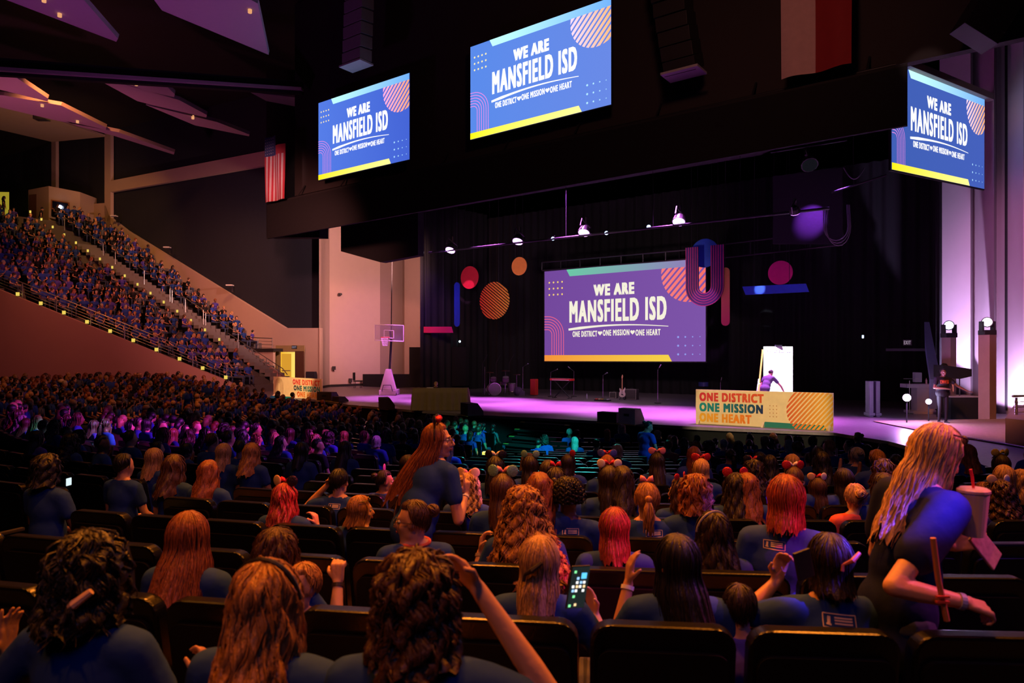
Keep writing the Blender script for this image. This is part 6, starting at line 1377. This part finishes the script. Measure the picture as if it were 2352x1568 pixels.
# ---------------------------------------------------------------- mid-distance people with their own place in the photo
hk = dict(hi=False)
MID = [
 (350, 1032, 'straight', 'blonde', 'navy', 0), (515, 1020, 'straight', 'blonde', 'navy', 0), (575, 1020, 'wavy', 'golden', 'navy', 0), (480, 1060, 'wavy', 'auburn', 'navy', 0), (395, 1048, 'wavy', 'brown', 'navy', 0),
 (300, 990, 'bun', 'dark', 'navy', 0), (160, 1000, 'curly', 'dark', 'navy', 0), (110, 1050, 'curlybob', 'black', 'navy', 0), (280, 1045, 'short', 'black', 'navy', 0), (645, 1002, 'wavy', 'dark', 'blue', -.9), (690, 1018, 'straight', 'black', 'navy', 0), (725, 1000, 'curly', 'auburn', 'navy', 0), (790, 1015, 'long', 'dark', 'navy', 0),
 (865, 1002, 'bob', 'grey', 'blue', 0), (918, 990, 'short', 'grey', 'blue', 0), (955, 995, 'short', 'brown', 'blue', 0), (990, 1000, 'curlybob', 'dark', 'blue', 0), (1030, 1016, 'straight', 'brown', 'blue', 0),
 (1137, 1052, 'straight', 'black', 'navy', 0), (1155, 1092, 'straight', 'brown', 'navy', 0), (1217, 1050, 'straight', 'dark', 'blue', 0), (1240, 1090, 'wavy', 'auburn', 'navy', 0), (1275, 1078, 'tail', 'dark', 'navy', 0), (1305, 1045, 'straight', 'dark', 'blue', -.7), (1395, 1048, 'straight', 'auburn', 'navy', 0), (1430, 1074, 'wavy', 'dark', 'navy', 0),
 (1510, 1042, 'long', 'dark', 'navy', 0), (1610, 1056, 'bob', 'blonde', 'navy', 0), (1600, 1100, 'curlybob', 'auburn', 'navy', 0), (1730, 1060, 'curly', 'dark', 'navy', 0), (1822, 1046, 'bob', 'blonde', 'navy', 0), (1822, 1075, 'straight', 'brown', 'navy', 0), (1770, 1048, 'wavy', 'black', 'navy', 0), (1716, 1090, 'wavy', 'auburn', 'navy', 0),
 (1325, 988, 'bun', 'black', 'navy', -.8), (1308, 985, 'short', 'grey', 'blue', 0), (1250, 1000, 'curlybob', 'dark', 'blue', 0), (1320, 1004, 'straight', 'grey', 'navy', 0), (1395, 986, 'straight', 'auburn', 'navy', 0), (1428, 976, 'curlybob', 'grey', 'navy', 0), (1418, 1022, 'bob', 'grey', 'navy', 0), (1510, 990, 'curlybob', 'grey', 'black', 0), (1540, 1003, 'short', 'golden', 'navy', 0), (1534, 1012, 'short', 'auburn', 'coral', 0), (1572, 1006, 'wavy', 'dark', 'navy', 0), (1600, 1000, 'short', 'black', 'navy', 0), (1630, 1018, 'afro', 'black', 'black', 0), (1662, 1010, 'short', 'grey', 'navy', 0),
 (1697, 1014, 'wavy', 'dark', 'navy', 0), (1722, 998, 'long', 'dark', 'navy', 0), (1770, 1006, 'straight', 'black', 'navy', 0), (1832, 1004, 'curlybob', 'dark', 'blue', .4), (1868, 1002, 'bob', 'black', 'navy', 0), (1898, 1014, 'wavy', 'black', 'navy', 0), (1972, 994, 'bun', 'blonde', 'navy', 0), (1960, 1028, 'short', 'black', 'navy', 0), (2032, 1020, 'wavy', 'black', 'navy', .6), (1990, 1022, 'straight', 'black', 'navy', 0), (2035, 1062, 'curly', 'brown', 'navy', 0), (1745, 1040, 'straight', 'black', 'navy', 0), (1890, 1040, 'wavy', 'black', 'navy', 0),
 (2298, 1046, 'straight', 'dark', 'navy', 0), (2310, 1072, 'bob', 'blonde', 'navy', 0), (2030, 1090, 'wavy', 'dark', 'navy', 0), (1370, 1010, 'short', 'dark', 'navy', 0), (1260, 1060, 'straight', 'dark', 'navy', 0)]
EARS = {(1137, 1052): ('black', 'black', 'white'), (1155, 1092): ('green', 'green', 'pink'), (1217, 1050): ('green', 'green', None), (1275, 1078): ('none', 'none', 'red'), (1305, 1045): ('none', 'red', None), (1395, 1048): ('blue', 'blue', 'red'), (1510, 1042): ('pink', 'pink', 'pink'), (1610, 1056): ('red', 'red', 'red'), (1822, 1046): None, (1822, 1075): ('red', 'red', 'white'), (2298, 1046): ('gold', 'gold', 'gold'), (1030, 1016): ('white', 'white', 'blue'), (1730, 1060): ('black', 'black', 'red'), (1722, 998): ('none', 'none', 'white'), (1240, 1090): None, (2035, 1062): None}
CN = {'blonde': 'blonde', 'golden': 'golden-haired', 'auburn': 'auburn-haired', 'red': 'red-haired', 'brown': 'brown-haired', 'dark': 'dark-haired', 'black': 'black-haired', 'grey': 'grey-haired', 'pinkblonde': 'pink-blonde'}
SN = {'straight': 'with straight hair', 'long': 'with very long hair', 'wavy': 'with wavy hair', 'curly': 'with big curls', 'bob': 'with a smooth bob', 'curlybob': 'with a curly crop', 'bun': 'with a hair bun', 'tail': 'with a ponytail', 'short': 'with short hair', 'afro': 'with a round afro'}
SA = {'straight': 'straight', 'long': 'long', 'wavy': 'wavy', 'curly': 'very curly', 'bob': 'bobbed', 'curlybob': 'cropped', 'bun': 'bunned', 'tail': 'ponytailed', 'short': 'short', 'afro': 'round'}
def place_words(x, y):
    if x < aisle_x(y): return ('in the near rows left of the aisle' if y < 10 else 'halfway down the block left of the aisle' if y < 16 else 'far down the block left of the aisle' if y < 23 else 'near the side wall of the floor seating' )
    ds = -((Vector((x, y, 0))-A).dot(N))
    if ds < 5.5: return 'close below the stage by the steps' if x < 3.5 else 'close below the long banner' if x < 7 else 'by the apron corner'
    if x < 2.2: return 'in the middle seats along the aisle' if y > 8 else 'in the central near rows'
    return 'in the middle rows towards the piers' if y > 6 else 'in the near rows towards the piers'
_MP = {}
def quick(px, py, style, hair, shirt, yaw, variant, label=None, group=None, xy=None, kind='sit', turn=0, ears=None, skin=None):
    """copies of shared body, shirt and hair meshes, recoloured per person"""
    if xy is None: k, xy = auto_row(px, py)
    x, y = xy; zf = floor_z(x, y); rz = rot_to(x, y)+turn+(0 if py else R.uniform(-.35, .2))
    zt = -(py-HY)/F*y if py else zf+R.uniform(1.15, 1.36); s = max(.86, min(1.1, (zt-zf)/1.29))
    key = (round(yaw, 1), variant % 3)
    if key not in _MP:
        arms = (None, None) if variant % 3 < 2 else ((V((-.30, .10, .80)), V((-.16, .22, 1.0)), V((.1, .1, 1)), V((1, 0, 0)), .5), None)
        sk = skeleton('sit', [.05, .0, .1][variant % 3], 0, yaw, 0, 0)
        bm_ = blob(body_prims(sk, arms, hands=False, legs=True), .022, 'body', 2, .4, [M_skin[0], M_skin[0], M_jeans, M_dark])
        sm = blob(shirt_prims(sk), .026, 'shirt', 2, .5, [M_shirt['navy']]); _MP[key] = (bm_, sm, sk)
    bm_, sm, sk = _MP[key]
    hkey = (style, variant % 2)
    if hkey not in _MP: h = make_hair(style, False, variant % 2*7).build('hair', [hair_mat('dark'), hair_mat('dark')], None, smooth=True); _MP[hkey] = h.data; bpy.data.objects.remove(h)
    bk, sn, rn = seat_words(x, y)
    lb = '%s %s person, %s, %s seat from the aisle, %s row from the camera' % (label or SA[style], CN[hair], bk, sn, rn); group = 'audience of the '+bk
    t = thing('person', lb, 'person', (x, y, zf), rz, group or lb.replace(' person', ' people', 1)); t.scale = (s, s, s)
    sk_ = M_skin[R.choice((0, 0, 0, 1, 1, 2)) if skin is None else skin]
    for nm, me, mm in (('body', bm_, [sk_, sk_, M_jeans, M_dark]), ('shirt', sm, [M_shirt[shirt]]), ('hair', _MP[hkey], [hair_mat(hair)]*2)):
        o = bpy.data.objects.new(nm, me); col.objects.link(o); o.parent = t
        for i, q in enumerate(mm):
            if i < len(o.material_slots): o.material_slots[i].link = 'OBJECT'; o.material_slots[i].material = q
        if nm == 'hair': o.matrix_basis = sk['Mh']
    if ears: ears_band(sk['Mh'], t, *ears, r=.042, glit=1)
    PEOPLE.append((x, y)); return t
seen = set()
for i, (px, py, st1, hr1, sh1, yw) in enumerate(MID):
    ea = EARS.get((px, py)); kx, xy = auto_row(px, py)
    lb = None
    quick(px, py, st1, hr1, sh1, yw, i % 2, label=('headband-wearing' if ea else None), xy=xy, ears=ea)
# the wearer of the tan cap
NOBJ = len(PEOPLE)
# crowd of the floor block beyond the aisle
HL = ['brown', 'dark', 'dark', 'black', 'auburn', 'golden', 'blonde', 'grey', 'brown', 'black']; SL = ['straight', 'wavy', 'short', 'curlybob', 'bob', 'long', 'bun', 'short', 'wavy', 'tail']
rest = []
cand = []
for (x, y, k, a, blk) in SEATS:
    px = HX+x/y*F
    if px < -40 or px > 2400: continue
    if min(((x-p[0])**2+(y-p[1])**2) for p in PEOPLE) < .42: continue
    ds = -((Vector((x, y, 0))-A).dot(N))
    if blk == 'left':
        pr = .96 if y > 11 else (.55 if px > 560 else .0)
        if y < 13 and px < 560: pr = .0 if y < 9.5 else .5
    else:
        pr = .42 if (y > 9 and px > 1500) else (.12 if y > 8 else 0)
        if 1080 < px < 1520 and y > 7: pr = .06
        if y < 7: pr = 0
    if R.random() < pr: cand.append((x, y, blk))
cand.sort(key=lambda c: c[1])
budget = 175
for i, (x, y, blk) in enumerate(cand):
    if len(PEOPLE) < budget: 
        quick(None, 0, R.choice(SL), R.choice(HL), R.choice(('navy', 'navy', 'blue', 'blue', 'black', 'purple')), R.choice((0, 0, -.6, -.9, .3)) if x < -2 else R.choice((0, 0, .4)), R.choice((0, 1, 2)) if R.random() < .5 else 0, xy=(x, y))
    else: rest.append((x, y, floor_z(x, y), rot_to(x, y)))
print('floor people', len(PEOPLE), 'rest', len(rest), 'cand', len(cand), 'seats', len(SEATS))

# ---------------------------------------------------------------- far people: one mesh per person
def far_mesh(kind, v, mats):
    rr = random.Random(v); sk = skeleton(kind, rr.uniform(0, .25), 0, rr.uniform(-.6, .6), rr.uniform(0, .3), rr.uniform(-.2, .2))
    ar = (None, None)
    if v % 3 == 1: ar = (None, (V((.26, .22, .72)), V((.10, .34, .92)), V((0, .2, 1)), V((-1, 0, 0)), .5))
    pr = body_prims(sk, ar if kind == 'sit' else (None, None), hands=False); Mh = sk['Mh']; Rm = Mh.to_3x3(); H = lambda x, y, z: Mh @ Vector((x, y, z))
    pr = [p for p in pr]
    pr.append(('e', H(0, -.025, .035), (.088, .10, .10), Rm, 4))
    if v % 2: pr += [('c', H(-.06, -.05, -.02), H(-.07, -.05, -.16), .045, .035, 4), ('c', H(.06, -.05, -.02), H(.07, -.05, -.16), .045, .035, 4), ('c', H(0, -.085, 0), H(0, -.11, -.18), .06, .04, 4)]
    return blob(pr, .034, 'person', 1, .4, mats, tags=True)
slot = lambda sh, hr, sk_: [M_skin[sk_], M_shirt[sh], M_jeans, M_dark, hair_mat(hr)]
FM = {('sit', v): far_mesh('sit', v, slot('blue', 'brown', 0)) for v in range(6)}; FM.update({('stand', v): far_mesh('stand', v, slot('blue', 'brown', 0)) for v in range(3)})
def far_person(x, y, z, rz, kind, lb, gr, sh=None, hr=None, sk_=None, s=1):
    me = FM[(kind, R.randrange(6 if kind == 'sit' else 3))]; o = bpy.data.objects.new('person', me); col.objects.link(o); o.location = (x, y, z); o.rotation_euler = (0, 0, rz); o.scale = (s, s, s)
    for i, q in enumerate(slot(sh or R.choice(('blue', 'blue', 'blue', 'navy', 'navy', 'navy', 'black', 'purple', 'grey')), hr or R.choice(HL), R.choice((0, 0, 1, 1, 2)) if sk_ is None else sk_)): o.material_slots[i].link = 'OBJECT'; o.material_slots[i].material = q
    tag(o, lb, 'person', gr); return o
bs = []
for i, z in enumerate(RZ[:-1]):
    zz = z+.21; n0, a0_, f0 = Nn(z), Aa(z), Ff(z); n1, a1_, f1 = Nn(z+.42), Aa(z+.42), Ff(z+.42)
    for (p, q, far) in (((n0+n1)/2, (a0_+a1_)/2, 0), ((a0_+a1_)/2, (f0+f1)/2, 1)):
        if far and z < .2: continue
        L_ = (q-p).length; n = int((L_-1.8)/.54)
        if z < -1.2: n = int(n*.8)
        for j in range(n):
            c = p.lerp(q, (.85+(.9 if far else 0)*.6+.54*j+R.uniform(-.13, .13))/L_); px = HX+c.x/c.y*F
            if px < -15: continue
            if R.random() > (.90 if z < 7.4 or far else .45): continue
            d_ = Vector((-(Aa(z+1)-Aa(z)).x, -(Aa(z+1)-Aa(z)).y)).normalized(); rz = math.atan2(-d_.x, d_.y)+R.uniform(-.65, .65)-.15; c = c+Vector((R.uniform(-.12, .12), R.uniform(-.1, .1), 0))
            bs.append((c.x, c.y, z, rz, far, i, j))
print('bleacher people', len(bs))
bs.sort(key=lambda b: b[1])
NB = max(0, 262-len(PEOPLE))
for i, (x, y, z, rz, far, ri_, rj_) in enumerate(bs[:NB]):
    sh = R.choice(('blue', 'navy', 'blue', 'purple'))
    far_person(x, y, z, rz, 'sit', 'person in %s on the raked side seating, %s row up, %s from the guard rail' % (sh, ordw(ri_), ordw(rj_)), 'audience of the raked side seating', sh=sh)
# everyone further off: one crowd object
lowp = []
def low(kind, v):
    m = MB(); rr = random.Random(v); sk = skeleton(kind, rr.uniform(0, .25), 0, rr.uniform(-.6, .6), rr.uniform(0, .3)); P2 = body_prims(sk, (None, None), hands=False); Mh = sk['Mh']
    keep = [p for p in P2 if (p[0] == 'c' and (p[1]-p[2]).length > .07 and max(p[3], p[4]) > .03) or (p[0] == 'e' and max(p[2]) > .07)]
    for p in keep:
        m.cur = p[-1] if p[-1] < 3 else 2
        if p[0] == 'c': m.tube([p[1]-(p[2]-p[1]).normalized()*p[3]*.6, p[1], p[2], p[2]+(p[2]-p[1]).normalized()*p[4]*.6], [p[3]*.6, p[3], p[4], p[4]*.6], 4)
        else: m.ball(p[1], p[2], 6, 4)
    m.cur = 3; m.ball(Mh @ Vector((0, -.03, .035)), (.09, .10, .10), 7, 5)
    if v % 2: m.tube([Mh @ Vector((0, -.06, .03)), Mh @ Vector((0, -.09, -.17))], [.085, .06], 6)
    return m
LP = [low('sit', v) for v in range(6)]
vs, fs, ms = [], [], []
hmats = [hair_mat(h) for h in ('brown', 'black', 'auburn', 'blonde', 'dark')]; smats = [M_shirt[s_] for s_ in ('blue', 'navy', 'blue', 'black', 'navy', 'purple', 'grey')]; allm = M_skin+[M_jeans]+smats+hmats
for (x, y, z, rz) in rest+[b[:4] for b in bs[NB:]]:
    m = R.choice(LP); M_ = Matrix.Translation((x, y, z)) @ Matrix.Rotation(rz, 4, 'Z') @ Matrix.Scale(R.uniform(.92, 1.05), 4); b0_ = len(vs)
    vs += [M_ @ Vector(v) for v in m.v]; fs += [tuple(i+b0_ for i in f) for f in m.f]
    lut = (R.choice((0, 0, 1, 1, 2)), 4+R.randrange(7), 3, 11+R.randrange(5)); ms += [lut[q] for q in m.m]
cm = MB(); cm.v = vs; cm.f = fs; cm.m = ms
o = cm.build('distant_crowd', allm, smooth=True); tag(o, 'distant seated crowd filling the far floor seats and the raked side seating', 'crowd', kind='stuff')
# seats under the side seating crowd
m = MB()
for (x, y, z, rz, far, _i, _j) in bs:
    M_ = Matrix.Translation((x, y, z)) @ Matrix.Rotation(rz*0+math.atan2(-.9, -.35), 4, 'Z'); t_ = MB(); t_.box((0, -.22, .62), (.46, .06, .5)); t_.box((0, 0, .38), (.44, .4, .12)); m.add([M_ @ Vector(v) for v in t_.v], t_.f)
o = m.build('tier_seats', M_vinyl); tag(o, 'dark flip seats in rows beneath the raked side audience', 'seats', kind='stuff')
# people standing on the stair and at the back of the floor
for (px, py, Y, z, lb, sh, hr) in ((262, 562, 49.3, 6.3, 'two-tone standing person in dark blue on the upper side stair', 'navy', 'black'), (370, 648, 46.3, 2.7, 'person in deep blue walking up the side stair by the lower handrail', 'blue', 'black'), (280, 543, 52, 7.2, 'person standing alone at the wall end of an upper row', 'black', 'dark'), (92, 475, 50, 8.9, 'dark figure standing at the head of the side stair by the booth', 'black', 'black'), (8, 450, 50, 9.7, 'silhouetted guard standing before the lit upper doorway', 'black', 'black'), (235, 575, 49.5, 5.6, 'person standing on the side stair turned to the rows', 'navy', 'brown')):
    p = P(px, py, Y); far_person(p.x, p.y, p.z-1.7, -1.0, 'stand', lb, None, sh, hr)
for (px, py, Y, lb, sh, hr, hat) in ((50, 865, 24, 'long-haired woman in navy standing at the back of the floor, furthest out', 'navy', 'black', 0), (95, 878, 25, 'broad figure with loose hair standing beside the white-capped man', 'navy', 'dark', 0), (142, 874, 24, 'man in navy wearing a white backwards cap', 'navy', 'grey', 1), (255, 862, 27, 'auburn-haired woman in blue standing against the side wall', 'blue', 'auburn', 0), (302, 865, 27, 'woman with long black curls standing against the side wall', 'black', 'black', 0), (425, 884, 22, 'tall figure in navy standing at the foot of the side seating', 'navy', 'black', 0), (476, 875, 28, 'person in dark clothes standing by the lowest side seats', 'navy', 'black', 0), (345, 893, 30, 'dark-haired person sitting upright before the side wall', 'navy', 'black', 0)):
    p = P(px, py, Y); o = far_person(p.x, p.y, p.z-1.69, rot_to(p.x, p.y)-.4, 'stand', lb, None, sh, hr)
    if hat: m = MB(); m.ball((0, -.02, 1.66), (.10, .115, .09), 14, 8); m.ball((0, -.12, 1.62), (.07, .05, .015), 10, 5); m.build('cap', M_shirt['white'], o, smooth=True)
# woman standing teal-lit below the stage, interpreter, operator, painter, table person
person('woman in a bright blue lettered T-shirt standing below the stage', 1483, 955, Y=15.5, kind='stand', style='bun', hair='black', shirt='blue', skin=1, face=True, hi=False, yaw=-.7, pitch=.3, turn=-1.1, w=1.25, sc_=.98, tagp=dict(front=True, scale=2.2, z0=1.22, mt=mat('print_white', (.75, .75, .75), .6)))
person('sign language interpreter in a black lettered T-shirt standing on the apron with one arm out', 2165, 846, Y=21.6, z=STZ, kind='stand', style='short', hair='black', shirt='black', skin=2, face=True, hi=True, vox=.010, turn=PI-.1, face_to=(11, 40), pants='black', w=1.25, sc_=1.0,
       arms=((V((-.38, .12, 1.18)), V((-.62, .25, 1.02)), V((-.9, .3, -.1)), V((0, 0, -1)), .4), (V((.30, .06, 1.12)), V((.05, .26, 1.10)), V((-.8, .4, -.1)), V((0, -.5, -1)), .5)),
       tagp=dict(front=True, scale=2.3, z0=1.30, mt=mat('print_orange', (.85, .16, .06), .6)))
person('camera operator in black with curly hair behind the interpreter', 2168, 817, Y=23.6, z=STZ+.12, kind='stand', style='afro', hair='black', shirt='black', pants='black', skin=1, hi=False, face_to=(4, 8), sc_=1.0, hairkw=dict(vol=1.1), turn=.3)
person('painter in grey bending forward at the glaring canvas', 1757, 850, Y=24.6, z=STZ, kind='stand', style='short', hair='dark', shirt='grey', skin=0, hi=False, lean=.55, pitch=.5, face_to=P(1788, 0, 26)[:2], sc_=1.0, w=1.05, turn=-.3, arms=(None, (V((.28, .55, 1.02)), V((.30, .72, .80)), V((0, .4, -1)), V((-1, 0, 0)), .4)))
person('person with light hair bent over behind the draped table', 1001, 881, Y=27.3, z=STZ, style='short', hair='blonde', shirt='black', hi=False, face_to=(0, 5), sc_=.86, pitch=.45, lean=.2)
